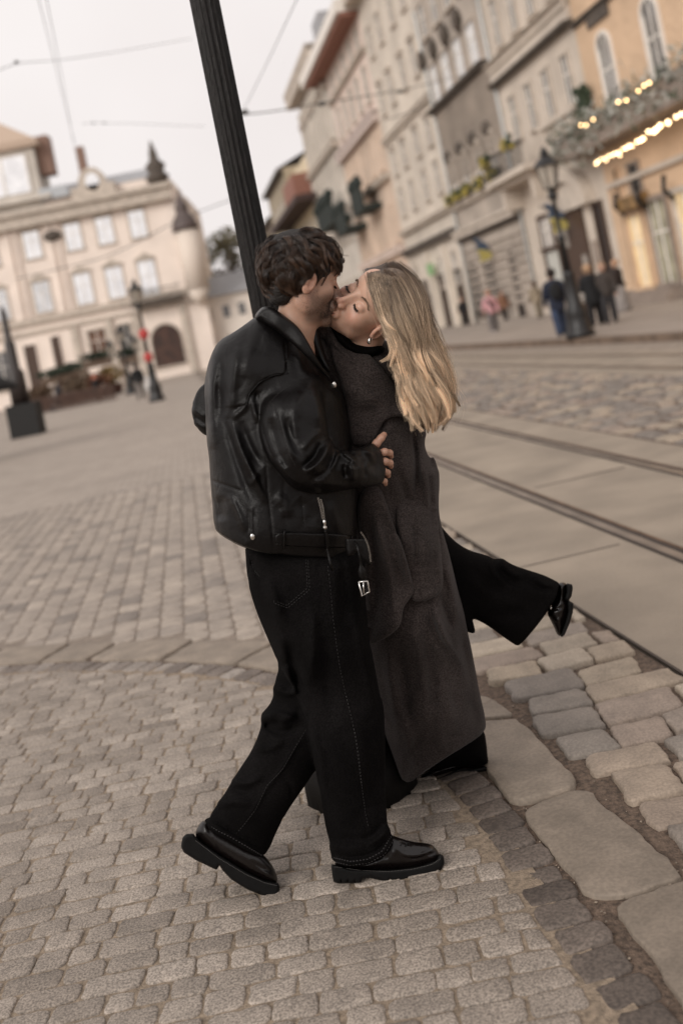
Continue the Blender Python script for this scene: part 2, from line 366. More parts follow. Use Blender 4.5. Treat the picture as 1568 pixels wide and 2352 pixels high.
# rails: a bright head with a groove, let into the concrete
M_RAIL = mat('rail_steel', (.34, .29, .25), .32, metal=.85, noise=.25, nscale=3); M_GROOVE = mat('rail_groove', (.035, .024, .018), .8); M_RUST = mat('rail_rust', (.12, .07, .042), .8, noise=.3, nscale=9)
for i, l in enumerate((2.30, 3.32, 6.85, 7.87)):
    r = MB()
    def strip(a, b, z0, z1):
        r2 = MB()
        r2.add([ST(a, -2, z0), ST(b, -2, z0), ST(b, 250, z0), ST(a, 250, z0), ST(a, -2, z1), ST(b, -2, z1), ST(b, 250, z1), ST(a, 250, z1)],
               [(0,3,2,1),(4,5,6,7),(0,1,5,4),(1,2,6,5),(2,3,7,6),(3,0,4,7)]); return r2
    rt = empty('tram_rail', ST(l, 0, 0))
    side = ['nearest', 'second', 'third', 'farthest'][i]
    tag(rt, f'steel tram rail in the street, {side} of the four rails from the kissing couple', 'tram rail', 'tram rails along the street')
    strip(l-.028, l+.028, -.02, .012).build('rail_head', M_RAIL, rt)
    strip(l+.0285, l+.068, -.02, .0085).build('groove', M_GROOVE, rt)
    strip(l+.0685, l+.088, -.02, .0115).build('guard_lip', M_RUST, rt)
    strip(l-.052, l-.0285, -.02, .0083).build('edge_filler', M_GROOVE, rt)
# cobbles between the two tracks
polys = []
s_ = 4.
while s_ < 26:
    rh = random.uniform(.17, .22); l = 3.87
    while l < 6.3:
        w = random.uniform(.2, .32); w = min(w, 6.34-l)
        g = .016; j = lambda: random.uniform(-.02, .02)
        if ST(l, s_)[0] < ST(l, s_)[1]*.42+.4: polys.append([ST(l+g+j(), s_+g+j())[:2], ST(l+w-g+j(), s_+g+j())[:2], ST(l+w-g+j(), s_+rh-g+j())[:2], ST(l+g+j(), s_+rh-g+j())[:2]])
        l += w
    s_ += rh
stones('track_cobbles', polys, [.02+random.gauss(0, .008) for _ in polys], [random.uniform(-.2, .8) for _ in polys], M_COB, inset=.02, dome=.012, npts=12, label='rough cobbles between the two tram tracks')
band('cobble_bedding', 3.86, 6.34, -2, 30, .003, M_DIRT, 'dirt between the cobbles')
# far pavement with its kerb
kb = MB(); kb.add([ST(9.3, -2, -.02), ST(9.55, -2, -.02), ST(9.55, 250, -.02), ST(9.3, 250, -.02), ST(9.3, -2, .15), ST(9.55, -2, .15), ST(9.55, 250, .15), ST(9.3, 250, .15)],
               [(0,3,2,1),(4,5,6,7),(0,1,5,4),(1,2,6,5),(2,3,7,6),(3,0,4,7)])
tag(kb.build('kerb', mat('kerb_stone', (.14, .098, .07), .85, noise=.3, nscale=3)), 'brown stone kerb of the far pavement', kind='structure')
pv = MB(); pv.add([ST(9.551, -2, -.02), ST(40, -2, -.02), ST(40, 250, -.02), ST(9.551, 250, -.02), ST(9.551, -2, .146), ST(40, -2, .146), ST(40, 250, .146), ST(9.551, 250, .146)],
               [(0,3,2,1),(4,5,6,7),(0,1,5,4),(1,2,6,5),(2,3,7,6),(3,0,4,7)])
tag(pv.build('pavement', brick_mat('pavement_stone', (.27, .225, .19), (.33, .28, .235), (.2, .165, .14), .6, .4)), 'grey stone pavement along the house fronts', kind='structure')
# ------------------------------------------------------------------ house fronts along the street (right side)
LF = 18.5
C_ = lambda r, g, b: (r, g, b)
def plaster(name, col, n=.14): return mat(name, col, .9, noise=n, nscale=.45, detail=8., bump=.25, bscale=3)
M_OR = plaster('orange_plaster', (.60, .425, .285)); M_BE = plaster('beige_plaster', (.56, .485, .41)); M_GR = plaster('grey_plaster', (.40, .345, .295), .2)
M_CR = plaster('cream_plaster', (.58, .515, .44)); M_PK = plaster('pink_plaster', (.66, .54, .47)); M_PO = plaster('peach_plaster', (.60, .47, .37)); M_W6 = plaster('pale_plaster', (.58, .53, .47)); M_YE = plaster('yellow_plaster', (.68, .58, .41)); M_LB = plaster('blush_plaster', (.82, .715, .635), .08)
M_TRIM = mat('stone_trim', (.50, .435, .37), .85, noise=.2, nscale=2); M_WHT = mat('white_frame', (.75, .70, .64), .6, noise=.08, nscale=4); M_TRD = mat('dark_trim', (.085, .068, .055), .8, noise=.3, nscale=3)
M_GLS = mat('window_glass', (.10, .096, .095), .12, spec=.9, noise=.5, nscale=1.2); M_GLB = mat('bright_glass', (.70, .70, .70), .15, metal=.8, noise=.15, nscale=1.5)
M_DOOR = mat('brown_wood', (.06, .032, .02), .55, noise=.3, nscale=8, stretch=(6, 6, .6)); M_IRON = mat('black_iron', (.012, .011, .011), .45, noise=.3, nscale=20)
M_ROOF = mat('tin_roof', (.30, .30, .31), .6, noise=.15, nscale=2); M_RED = mat('red_tile', (.27, .125, .09), .8, noise=.3, nscale=6); M_ZINC = mat('zinc_pipe', (.50, .51, .50), .5, noise=.12, nscale=4)
M_GREEN = mat('dark_foliage', (.035, .05, .028), .8, noise=.6, nscale=9); M_GREY = mat('brown_grey_render', (.26, .21, .175), .9, noise=.15, nscale=2)
M_AWN = mat('dark_green_awning', (.012, .019, .016), .8)
def FR(l0=LF):            # front frame: x = along the street away from the camera, y = out of the wall (towards the street), z up
    return lambda x, y, z: ST(l0-y, x, z)
def facade(name, s0, s1, z1, m, label, depth=9, z0=.12):
    r = empty('house', ST(LF, (s0+s1)/2, 0)); tag(r, label, 'house')
    b = MB(FR()); b.box(s0, s1, -depth, 0, z0, z1); b.build('wall', m, r)
    return r
def band_(r, s0, s1, z0, z1, out=.18, m=None, name='cornice'):
    b = MB(FR()); b.box(s0, s1, .002, out, z0, z1); b.box(s0, s1, .002, out+.1, z1-(z1-z0)*.35, z1+.002); return b.build(name, m or M_TRIM, r)
def window(r, sc, z0, z1, w, m=None, arch=False, frame=None, ped=False, glass=None, name='window', mull=True, sill=True):
    """a window as a frame of jambs and lintel round a recessed pane"""
    fm = frame or M_TRIM; t = min(.16, w*.14)
    f = MB(FR()); f.box(sc-w/2-t, sc-w/2, .003, .11, z0, z1); f.box(sc+w/2, sc+w/2+t, .003, .11, z0, z1)
    if arch:
        n = 8; P = [(sc+(w/2+t)*math.cos(math.pi*i/n), z1+(w/2+t)*math.sin(math.pi*i/n)) for i in range(n+1)]+[(sc+(w/2)*math.cos(math.pi*i/n), z1+(w/2)*math.sin(math.pi*i/n)) for i in range(n, -1, -1)]
        for i in range(n):
            q = [P[i], P[i+1], P[2*n-i], P[2*n+1-i]]; f.prism([(a, b) for a, b in q], .003, .11)
    else: f.box(sc-w/2-t, sc+w/2+t, .003, .13, z1, z1+t*1.3)
    if sill: f.box(sc-w/2-t*1.5, sc+w/2+t*1.5, .003, .2, z0-t, z0)
    if ped:
        f.add([(sc-w/2-t*2, .003, z1+t*1.4), (sc+w/2+t*2, .003, z1+t*1.4), (sc, .003, z1+w*.45+t), (sc-w/2-t*2, .24, z1+t*1.4), (sc+w/2+t*2, .24, z1+t*1.4), (sc, .24, z1+w*.45+t)],
              [(0, 1, 2), (5, 4, 3), (0, 3, 4, 1), (1, 4, 5, 2), (2, 5, 3, 0)])
    fo = f.build(name, fm, r)
    p = MB(FR()); p.box(sc-w/2, sc+w/2, .004, .02, z0, z1)
    if arch:
        n = 8; p.prism([(sc+w/2*math.cos(math.pi*i/n), z1+w/2*math.sin(math.pi*i/n)) for i in range(n+1)], .004, .02)
    p.build('pane', glass or M_GLS, fo)
    if mull:
        q = MB(FR()); q.box(sc-.04, sc+.04, .021, .06, z0, z1+(w/2 if arch else 0)); zz = z0+(z1-z0)*.62; q.box(sc-w/2, sc+w/2, .021, .055, zz-.035, zz+.035)
        q.box(sc-w/2, sc-w/2+.06, .021, .05, z0, z1); q.box(sc+w/2-.06, sc+w/2, .021, .05, z0, z1)
        q.build('sash', M_WHT, fo)
    return fo
def pipe(s, z0, z1, r, out=.12, rad=.09, m=None):
    b = MB(FR()); b.tube([(s, out, z0), (s, out, z1)], rad, 8); return b.build('drainpipe', m or M_ZINC, r, True)

# --- orange house, nearest, with its garlanded balcony
H = facade('orange', 14, 39.2, 19, M_OR, 'orange house with arched windows above a garlanded balcony, rightmost front')
for s_ in (36.9, 33.1, 29.3, 25.5):
    window(H, s_, 8.0, 10.3, 1.0, arch=True, frame=M_WHT)
for s_ in (36.9, 33.1): window(H, s_, 13.4, 16, 1.0, frame=M_WHT)
band_(H, 14, 39.2, 11.75, 11.95, .12, M_TRD)
b = MB(FR()); b.box(36.0, 37.9, .003, .1, 11.3, 11.75); b.build('lettered_band', M_TRD, H)
b = MB(FR()); b.box(14, 40.6, .004, 1.25, 6.55, 6.85); b.box(14, 40.6, 1.12, 1.25, 6.852, 7.6); b.build('balcony', M_GREY, H)
# ground floor of the orange house: warm shop front
window(H, 38.05, .9, 5.6, .35, m=None, glass=M_DOOR, frame=M_OR, mull=False)
window(H, 36.5, 4.45, 5.5, .75, glass=M_IRON, frame=M_GREY, mull=False)
M_SIGN = mat('ochre_sign', (.22, .13, .05), .6, noise=.5, nscale=3)
b = MB(FR()); b.box(35.8, 37.6, .01, .5, 3.85, 4.35); b.build('shop_sign', M_SIGN, H)
for s_ in (37.6, 35.7, 33.6): MB(FR()).tube([(s_, .45, 4.6), (s_-.1, .6, 4.1), (s_, .25, 3.7)], .09, 6).build('lamp_bracket', M_IRON, H, True)
M_SHOPL = mat('shop_light', (.65, .5, .3), .6, emit=(1., .72, .38), estr=.22, noise=.25, nscale=1.5)
window(H, 37.3, .8, 3.6, 1.2, glass=M_SHOPL, frame=M_OR, name='shop_window')
window(H, 35.3, .8, 3.9, 1.3, glass=mat('shop_glass', (.30, .28, .2), .2, noise=.4, nscale=2), frame=M_GREY, name='shop_window')
window(H, 33.2, .8, 3.9, 1.5, glass=M_SHOPL, frame=M_TRIM, name='shop_window')
window(H, 30.6, .8, 3.9, 1.6, glass=M_SHOPL, frame=M_TRIM, name='shop_window')
b = MB(FR()); b.box(14, 39.2, .003, .1, .12, .72); b.build('plinth', M_GREY, H)
b = MB(FR()); b.box(14, 38.9, .004, .16, 4.95, 5.15); b.build('cornice', M_TRIM, H)
b = MB(FR()); b.box(34.2, 39.3, .11, .9, .148, .42); b.box(34.4, 39.1, .11, .6, .42, .62); b.build('doorstep', M_GREY, H)

# --- beige house with the big brown door
H = facade('beige', 39.2, 49.4, 20, M_BE, 'beige house with a tall brown doorway under a balcony')
for s_ in (40.7, 43.0, 45.2, 47.5):
    window(H, s_, 9.0, 11.1, .8, ped=False)
    window(H, s_, 13.7, 16, .8)
    if s_ in (40.7, 43.0): window(H, s_, 8.0, 8.8, .75, mull=False, sill=False)
band_(H, 39.2, 49.4, 12.0, 12.2, .35, M_TRD); band_(H, 39.2, 49.4, 12.25, 13.1, .2, M_BE); band_(H, 39.2, 49.4, 13.1, 13.25, .4); band_(H, 39.2, 49.4, 17.3, 18.2, .7)
b = MB(FR()); b.box(43.8, 49.6, .004, 1.5, 7.0, 7.3); b.box(44.3, 49.2, .004, 1.1, 6.75, 6.998)
for s_ in (44.6, 48.7):
    b.prism([(s_-.3, 6.745), (s_+.3, 6.745), (s_+.12, 5.7), (s_-.12, 5.7)], .004, 1.0)
b.build('balcony', M_BE, H)
b = MB(FR())
for i in range(26): b.tube([(43.9+i*.22, 1.44, 7.3), (43.9+i*.22, 1.44, 8.35)], .022, 4)
b.box(43.8, 49.6, 1.40, 1.48, 8.35, 8.42); b.build('railing', M_IRON, H)
b = MB(FR())
for i in range(9): b.tube([(39.6+i*.45, .5, 7.6), (39.6+i*.45, .5, 8.5)], .1, 6)
b.box(39.4, 43.6, .3, .7, 8.5, 8.7); b.box(39.4, 43.6, .004, .7, 7.35, 7.6); b.build('balustrade', M_BE, H)
n = 14; b = MB(FR())
for i in range(n):
    a0, a1 = math.pi*i/n, math.pi*(i+1)/n
    b.prism([(42.6+2.2*math.cos(a0), 4.7+1.9*math.sin(a0)), (42.6+2.2*math.cos(a1), 4.7+1.9*math.sin(a1)), (42.6+1.5*math.cos(a1), 4.7+1.3*math.sin(a1)), (42.6+1.5*math.cos(a0), 4.7+1.3*math.sin(a0))], .004, .5)
b.build('door_arch', M_BE, H)
b = MB(FR()); b.prism([(42.6+1.5*math.cos(math.pi*i/n), 4.7+1.3*math.sin(math.pi*i/n)) for i in range(n+1)], .004, .3); b.build('relief', M_TRIM, H)
b = MB(FR()); b.box(41.9, 44.6, .01, .14, .15, 4.7); d = b.build('door', M_DOOR, H)
for q_ in ((42.05, 42.6, .141, .17, .6, 2.6), (43.7, 44.4, .141, .17, 3.1, 4.5)): MB(FR()).box(*q_).build('door_panel', mat('door_grey', (.28, .25, .22), .5), d)
window(H, 46.3, 3.4, 4.8, 1.5, glass=M_GLB, frame=M_DOOR, name='shop_window')
window(H, 46.2, .9, 3.2, 1.7, glass=mat('shop_pale', (.50, .50, .46), .4), frame=M_DOOR, mull=False, name='shop_window')
window(H, 40.3, 1.2, 4.55, .75, glass=mat('black_pane', (.02, .012, .01), .5), frame=M_DOOR, mull=False)
b = MB(FR()); b.box(41.1, 41.55, .003, .07, 2.1, 3.1); b.build('plaque', M_GREY, H)
pipe(49.15, .15, 19, H)

# --- grey rusticated house
H = facade('grey', 49.4, 60.7, 21.5, M_GR, 'grey rusticated house with a dark ledge under pale windows')
for i in range(12):
    z = 8.9+i*.38 if i < 12 else 0
    if z < 13.2: band_(H, 49.5, 60.6, z, z+.26, .07, M_GR, 'rustication')
for s_ in (59.2, 56.6, 54.0, 51.4):
    window(H, s_, 13.9, 16.2, 1.5, glass=M_GLB, frame=M_GR); window(H, s_, 18, 20, 1.2, glass=M_GLS)
    window(H, s_, 8.4, 9.9, 1.1, ped=True, frame=M_TRIM)
    b = MB(FR()); b.ball((s_, .25, 10.5), (.35, .25, .4)); b.build('ornament', M_TRD, H, True)
    b = MB(FR()); b.ball((s_+1.3, .25, 16.9), (.4, .25, .7)); b.build('ornament', M_TRD, H, True)
band_(H, 49.5, 60.6, 13.45, 13.7, .5, M_TRD); band_(H, 49.5, 60.6, 5.5, 6.0, .45, M_TRIM); band_(H, 49.5, 60.6, 5.25, 5.45, .2, M_TRD); band_(H, 49.5, 60.6, 7.3, 7.6, .25)
for s_ in (59.1, 56.1): window(H, s_, .7, 3.2, 1.1, arch=True, frame=M_TRD, glass=M_IRON, mull=False)
window(H, 51.9, .2, 3.2, 1.4, arch=True, frame=M_GR, glass=mat('black_pane', (.02, .012, .01), .5), mull=False, sill=False, name='door')
for i in range(8): band_(H, 49.6, 60.5, .9+i*.5, 1.2+i*.5, .05, M_GR, 'rustication')
pipe(60.4, .15, 20, H)
# --- cream house
H = facade('cream', 60.7, 75, 27, M_CR, 'tall cream house with small shaded windows')
for s_ in (62.6, 65.8, 69.6, 72.9):
    for z0, z1 in ((2.9, 4.9), (8.9, 10.9), (12.0, 13.8), (16.6, 18.8), (21.0, 23.1)):
        window(H, s_, z0, z1, .95, ped=z0 in (12.0, 16.6), frame=M_TRIM)
band_(H, 60.8, 74.9, 7.5, 7.8, .35); band_(H, 60.8, 74.9, 5.9, 6.35, .4, M_TRD); band_(H, 60.8, 74.9, 14.6, 15, .25); band_(H, 60.8, 74.9, 25.6, 27, 1.1)
for s_ in (62.5, 66.7, 71.0): window(H, s_, .3, 3.6, 1.1, glass=M_DOOR, frame=M_TRD, mull=False, name='door')
for s_ in (64.5, 68.8, 73.2):
    b = MB(FR()); b.box(s_-.35, s_+.35, .004, .3, .15, 5.6); b.build('pilaster', M_CR, H)
# --- pink and peach house with a red soffit
H = facade('pink', 75, 92.6, 25.4, M_PK, 'pink and peach house with a red soffit under white eaves')
b = MB(FR()); b.box(75.05, 92.55, .003, .06, .15, 16.6); b.build('lower_wall', M_PO, H)
band_(H, 75.05, 92.55, 16.7, 17.6, .6, mat('pale_cornice', (.52, .43, .39), .8)); band_(H, 75.05, 92.55, 22.2, 22.5, .3)
b = MB(FR()); b.box(75, 96, .004, 1.5, 25.05, 25.35); b.build('soffit', M_RED, H); b = MB(FR()); b.box(75, 97, .004, 1.75, 25.4, 26.4); b.build('eaves', M_WHT, H)
for s_ in (77, 80.2, 83.4, 86.6, 89.8):
    for z0, z1 in ((22.9, 24.4), (18.6, 21.3), (13.2, 15.8), (3, 5.6)):
        window(H, s_, z0, z1, 1.1, frame=M_TRIM if z0 > 17 else M_PO)
    window(H, s_, 7.4, 10.2, 1.1, frame=M_PO)
band_(H, 75.05, 92.55, 12.2, 12.6, .5, M_TRIM); band_(H, 75.05, 92.55, 6.4, 7.0, .5, M_PK)
for s0, s1, z0, z1, o in ((79.5, 84, 10.6, 13, 1.7), (86.8, 91.5, 9.9, 12.2, 2.0)):
    b = MB(FR()); b.box(s0, s1, .07, o, z0, z0+.4); b.box(s0, s1, o-.15, o, z0+.4, z1)
    for k in range(14): b.ball((s0+(s1-s0)*(k+.5)/14, o-.1, z1+random.uniform(-.2, .3)), (.35, .3, .35), 6, 5)
    b.build('balcony', M_AWN, H)
# --- pale corner house
H = facade('pale', 92.6, 111, 28.6, M_W6, 'pale grey corner house with pilasters at the far end of the row')
band_(H, 92.7, 111.8, 26.9, 28.6, 1.3); band_(H, 92.7, 111.5, 18.6, 19.2, .6, M_TRIM); band_(H, 92.7, 111.3, 24.2, 24.7, .4)
for i in range(7):
    b = MB(FR()); s_ = 94+i*2.8; b.box(s_-.3, s_+.3, .004, .35, 19.5, 26); b.box(s_-.3, s_+.3, .004, .35, 13, 18.3); b.build('pilaster', M_W6, H)
for s_ in (95.4, 98.2, 101, 103.8, 106.6, 109.4):
    for z0, z1 in ((20.2, 22.9), (14.6, 17.2), (9.8, 12.2), (3, 6)): window(H, s_, z0, z1, 1.2)
b = MB(FR()); b.box(93.5, 103, .07, 1.8, 11.6, 12.1); b.box(93.5, 103, 1.6, 1.8, 12.1, 14.2)
for k in range(24): b.ball((93.7+k*.4, 1.7, 14.2+random.uniform(-.3, .3)), (.5, .4, .5), 6, 5)
b.build('balcony', M_AWN, H)
b = MB(FR()); b.box(93, 97, -3, -.5, 28.6, 31.5); b.build('chimney', M_ROOF, H)
# --- yellow house with a red dormer, further houses
H = facade('yellow', 111, 134, 22, M_YE, 'yellow house with a red dormer roof')
b = MB(FR()); b.add([(111, 0, 22), (134.5, 0, 22), (134.5, -9, 27), (111, -9, 23.2), (111, -9, 22), (134.5, -9, 22)], [(0, 1, 2, 3), (0, 3, 4), (1, 5, 2)]); b.build('roof', M_YE, H)
b = MB(FR()); b.box(112, 122, .01, 2.2, 17.2, 19.8); b.build('dormer', M_RED, H); b = MB(FR()); b.box(110, 140, .01, 2.6, 16.4, 17.1); b.build('eaves', mat('dark_eaves', (.06, .035, .03), .8), H)
for s_ in (114, 118, 122, 126, 130): window(H, s_, 12.4, 14.8, 1.4); window(H, s_, 8, 10.6, 1.4)
H = facade('ochre', 134, 158, 24.5, mat('ochre_plaster', (.33, .275, .20), .9, noise=.2, nscale=.5), 'ochre house with a steep dark roof beyond the yellow one')
b = MB(FR()); b.add([(134, .8, 24.5), (158, .8, 24.5), (158, -9, 28.5), (134, -9, 28.5)], [(0, 1, 2, 3)]); b.box(134, 158, .004, .9, 24, 24.498); b.build('roof', M_TRD, H)
for s_ in (137, 141, 145, 149, 153): window(H, s_, 18, 20.8, 1.4); window(H, s_, 12, 15, 1.4); window(H, s_, 6, 9, 1.4)
H = facade('last', 158, 200, 21, mat('umber_plaster', (.26, .21, .165), .9, noise=.2, nscale=.5), 'brown house at the very end of the street')
b = MB(FR()); b.add([(158, .8, 21), (200, .8, 21), (200, -9, 27), (158, -9, 27)], [(0, 1, 2, 3)]); b.box(158, 200, .004, .9, 20.5, 20.998); b.build('roof', M_TRD, H)
for s_ in (162, 167, 172, 177): window(H, s_, 14, 17, 1.6); window(H, s_, 8, 11, 1.6)

# --- flower clusters, flags and lights hung on the fronts
def flowers(s, z, out, n, lab, c=(.42, .33, .06), cat='flower box', spread=.5):
    r = empty('flower_box', ST(LF-out, s, z)); tag(r, lab, cat, 'yellow flower boxes on the grey and beige fronts')
    b = MB(FR()); b.box(s-.4, s+.4, out-.12, out+.12, z-.3, z-.1); b.build('trough', M_TRD, r)
    b = MB(FR())
    for k in range(n): b.ball((s+random.uniform(-spread, spread), out+random.uniform(-.2, .25), z+random.uniform(-.1, .4)), random.uniform(.06, .13), 5, 4)
    b.build('foliage', M_GREEN, r)
    b = MB(FR())
    for k in range(n): b.ball((s+random.uniform(-spread, spread), out+random.uniform(-.1, .3), z+random.uniform(-.3, .35)), random.uniform(.05, .1), 5, 4)
    b.build('blossoms', mat('yellow_blossom', c, .8), r)
for i, s_ in enumerate((59.7, 57.9, 56.0, 53.6, 51.2)):
    flowers(s_, 7.9, .4, 26, f'yellow flower box on the grey house front, {["farthest", "second from the far end", "middle one", "second from the near end", "nearest"][i]} of five')
flowers(49.0, 8.3, 1.45, 24, 'flower box at the far corner of the beige balcony railing'); flowers(45.2, 8.5, 1.45, 26, 'flower box at the near corner of the beige balcony railing')
def flag(s, z, lab, out=1.0):
    r = empty('flag', ST(LF, s, z)); tag(r, lab, 'flag')
    b = MB(FR()); b.tube([(s, .1, z+.2), (s, out*1.3, z+1.1)], .035, 6); b.build('pole', M_IRON, r)
    for nm, c, a, bb in (('blue_stripe', (.045, .065, .10), .0, .5), ('yellow_stripe', (.34, .28, .08), .5, 1.0)):
        V = []; F = []
        for i in range(9):
            for j in range(5):
                t = a+(bb-a)*i/8; w = j/4
                V.append((s-.5*t+.08*math.sin(w*7+i), .35+out*.7*w+.05*math.sin(i*1.3+w*5), z+.75-1.9*w*0-1.5*t*(.6+.4*w)+.45*w))
        for i in range(8):
            for j in range(4): F.append((i*5+j, i*5+j+1, i*5+j+6, i*5+j+5))
        bq = MB(FR()); bq.add(V, F); bq.build(nm, mat(nm, c, .8), r, True)
flag(43.4, 4.1, 'blue and yellow flag beside the big brown door'); flag(54.6, 3.9, 'blue and yellow flag on the grey rusticated house')
# garland on the orange house's balcony
r = empty('balcony_garland', ST(LF-1.25, 34, 7.4)); tag(r, 'silvery fir garland along the orange house balcony', 'garland')
b = MB(FR()); b2 = MB(FR())
for k in range(1500):
    s_ = random.uniform(18, 40.9); q = (s_, 1.2+random.uniform(-.15, .3), 7.35+random.gauss(0, .42)); d = Vector((random.gauss(0, 1), random.gauss(0, 1), random.gauss(0, 1))).normalized()*random.uniform(.15, .3)
    e = Vector((random.gauss(0, 1), random.gauss(0, 1), random.gauss(0, 1))).normalized()*.07
    (b if random.random() < .62 else b2).add([tuple(Vector(q)-d-e), tuple(Vector(q)-d+e), tuple(Vector(q)+d)], [(0, 1, 2)])
b.build('frosted_sprays', mat('frosted_fir', (.38, .38, .34), .8), r); b2.build('green_sprays', mat('fir', (.06, .075, .045), .8), r)
b = MB(FR()); 
for k in range(60): b.ball((39.0+random.uniform(-.3, .3), .35+random.uniform(-.2, .2), 8.5+random.uniform(-.8, .8)), random.uniform(.08, .2), 5, 4)
o = b.build('wall_shrub', M_GREEN); tag(o, 'small dark evergreen hanging at the far end of the orange balcony', 'plant')
M_BULB = mat('warm_bulb', (1, .8, .5), .5, emit=(1., .70, .38), estr=8.)
M_BULB2 = mat('small_bulb', (1, .8, .5), .5, emit=(1., .66, .30), estr=11.)
r = empty('string_lights', ST(LF-1.2, 34, 6.4)); tag(r, 'glowing string of warm bulbs under the garlanded balcony', 'string lights')
b = MB(FR()); b.tube([(39.5-i*1.0, 1.2, 6.42) for i in range(21)], .012, 4); b.build('cable', M_IRON, r)
for (x, y, rr) in ((1368,376,.045),(1371,371,.05),(1379,366,.04),(1387,363,.04),(1391,368,.04),(1397,358,.045),(1405,356,.045),(1411,352,.045),(1419,350,.05),(1422,356,.045),(1430,342,.045),(1437,340,.05),(1444,335,.055),(1450,335,.05),(1462,325,.055),(1470,322,.06),(1476,318,.06),(1488,302,.06),(1500,302,.07),(1507,296,.07),(1515,288,.07),(1533,281,.075),(1552,268,.06),(1564,262,.06)):
    u, v = uv(x, y); t = u/FP; l = LF-1.25; s_ = l*(SDY+t*SDX)/(t*SDY-SDX); Yd = -l*SDX+s_*SDY
    p = (u/FP*Yd, Yd, CAMH-v/FP*Yd); m_ = MB(); m_.ball(p, rr, 8, 6); m_.build('bulb', M_BULB, r, True)
r = empty('fairy_lights', ST(LF-1.4, 37, 7.8)); tag(r, 'few small amber fairy lights set in the balcony garland', 'string lights')
for (x, y) in ((1333,287),(1345,287),(1361,274),(1419,234),(1437,230),(1465,208),(1478,196),(1490,190)):
    u, v = uv(x, y); t = u/FP; l = LF-1.55; s_ = l*(SDY+t*SDX)/(t*SDY-SDX); Yd = -l*SDX+s_*SDY
    p = (u/FP*Yd, Yd, CAMH-v/FP*Yd); m_ = MB(); m_.ball(p, .04, 6, 5); m_.build('bulb', M_BULB2, r, True)
o = MB(FR()).box(66.9, 67.9, .35, .55, 3.9, 4.7).build('lit_sign', mat('green_sign', (.18, .30, .14), .6, emit=(.45, .8, .35), estr=.1)); tag(o, 'small green lit sign low on the cream house', 'sign')

# ------------------------------------------------------------------ the palace closing the square on the left
YL = 105.0
def FL(): return lambda x, y, z: (x, YL-y, z)
_ST = FR
def FR(l0=None): return FL()
M_GW = mat('sky_window', (.90, .90, .91), .18, metal=.85, noise=.12, nscale=.8)
H = empty('palace', (-20, YL, 0)); tag(H, 'blush pink palace with bright windows and an attic clock gable', 'palace')
b = MB(FL()); b.box(-46, -9.6, -14, 0, -.02, 18.4); b.box(-46, -11.2, -14, -.5, 18.4, 21.2); b.build('wall', M_LB, H)
b = MB(FL()); b.box(-46, -11.0, .003, .9, 18.4, 19.6); b.box(-46, -10.8, .003, 1.3, 19.6, 20.1); b.build('cornice', M_TRIM, H)
b = MB(FL()); b.box(-46, -9.7, .003, .45, 8.3, 8.9); b.box(-46, -9.7, .003, .3, 7.3, 7.6); b.build('string_course', M_TRIM, H)
b = MB(FL()); b.add([(-46, -.4, 21.2), (-11, -.4, 21.2), (-13, -8, 23.6), (-46, -8, 23.6)], [(0, 1, 2, 3)]); b.build('roof', M_ROOF, H)
for s_ in (-15.1, -18.6, -22.0, -26.4, -31, -35):
    window(H, s_, 15.1, 17.9, 1.7, glass=M_GW if s_ > -27 else M_GLB, frame=M_TRIM, ped=True)
    window(H, s_, 9.3 if s_ < -16 else 8.4, 12.5, 1.8, glass=M_GW if s_ > -24 else M_GLB, frame=M_TRIM, ped=True)
for s_ in (-24.2, -28.6, -33):
    b = MB(FL()); b.box(s_-.35, s_-.05, .003, .3, 9, 18.2); b.box(s_+.35, s_+.65, .003, .3, 9, 18.2); b.build('pilaster', M_LB, H)
b = MB(FL()); b.ball((-24.1, .3, 17), (1.0, .4, .6)); b.build('ornament', M_TRD, H, True)
b = MB(FL()); b.box(-17.2, -11.8, .004, 1.6, 7.9, 8.3)
for i in range(22): b.tube([(-17.1+i*.24, 1.5, 8.3), (-17.1+i*.24, 1.5, 9.3)], .03, 4)
b.box(-17.2, -11.8, 1.4, 1.6, 9.3, 9.4); b.build('balcony', M_TRD, H)
window(H, -14.5, 1.2, 4.0, 3.2, arch=True, glass=mat('gate_dark', (.05, .022, .014), .6, noise=.6, nscale=1.2), frame=M_TRIM, mull=False, name='gate')
window(H, -26.0, 3.3, 6.6, .95, glass=M_DOOR, frame=M_LB, mull=False, name='door'); window(H, -28.8, 1.4, 6.2, 1.3, glass=M_DOOR, frame=M_LB, mull=False, name='door')
window(H, -21.6, 3.4, 6.4, 1.9, glass=mat('shop_brown', (.12, .06, .035), .5, noise=.4, nscale=1), frame=M_TRIM, name='shop_window')
window(H, -18.6, 2.0, 6.4, 1.2, glass=M_IRON, frame=M_TRIM, name='shop_window'); window(H, -32, 2.0, 6, 1.6, glass=M_GLS, frame=M_TRIM)
for s_ in (-23.8, -20.1, -17.3, -12.2): 
    b = MB(FL()); b.box(s_-.35, s_+.35, .004, .4, 0, 7.2); b.build('pilaster', M_TRIM, H)
n = 12; b = MB(FL()); b.box(-21.2, -16.6, -.45, .6, 20.1, 21.4); b.prism([(-18.9+1.5*math.cos(math.pi*i/n), 21.4+1.9*math.sin(math.pi*i/n)) for i in range(n+1)], -.4, .5); b.build('gable', M_TRIM, H)
b = MB(FL()); b.prism([(-18.8+.75*math.cos(2*math.pi*i/n), 21.7+.95*math.sin(2*math.pi*i/n)) for i in range(n)], .51, .6); b.build('round_window', M_GW, H)
b = MB(FL()); b.box(-24.6, -21.6, -.44, .2, 20.9, 22.1); b.build('attic_window', mat('attic_pale', (.42, .44, .46), .4), H)
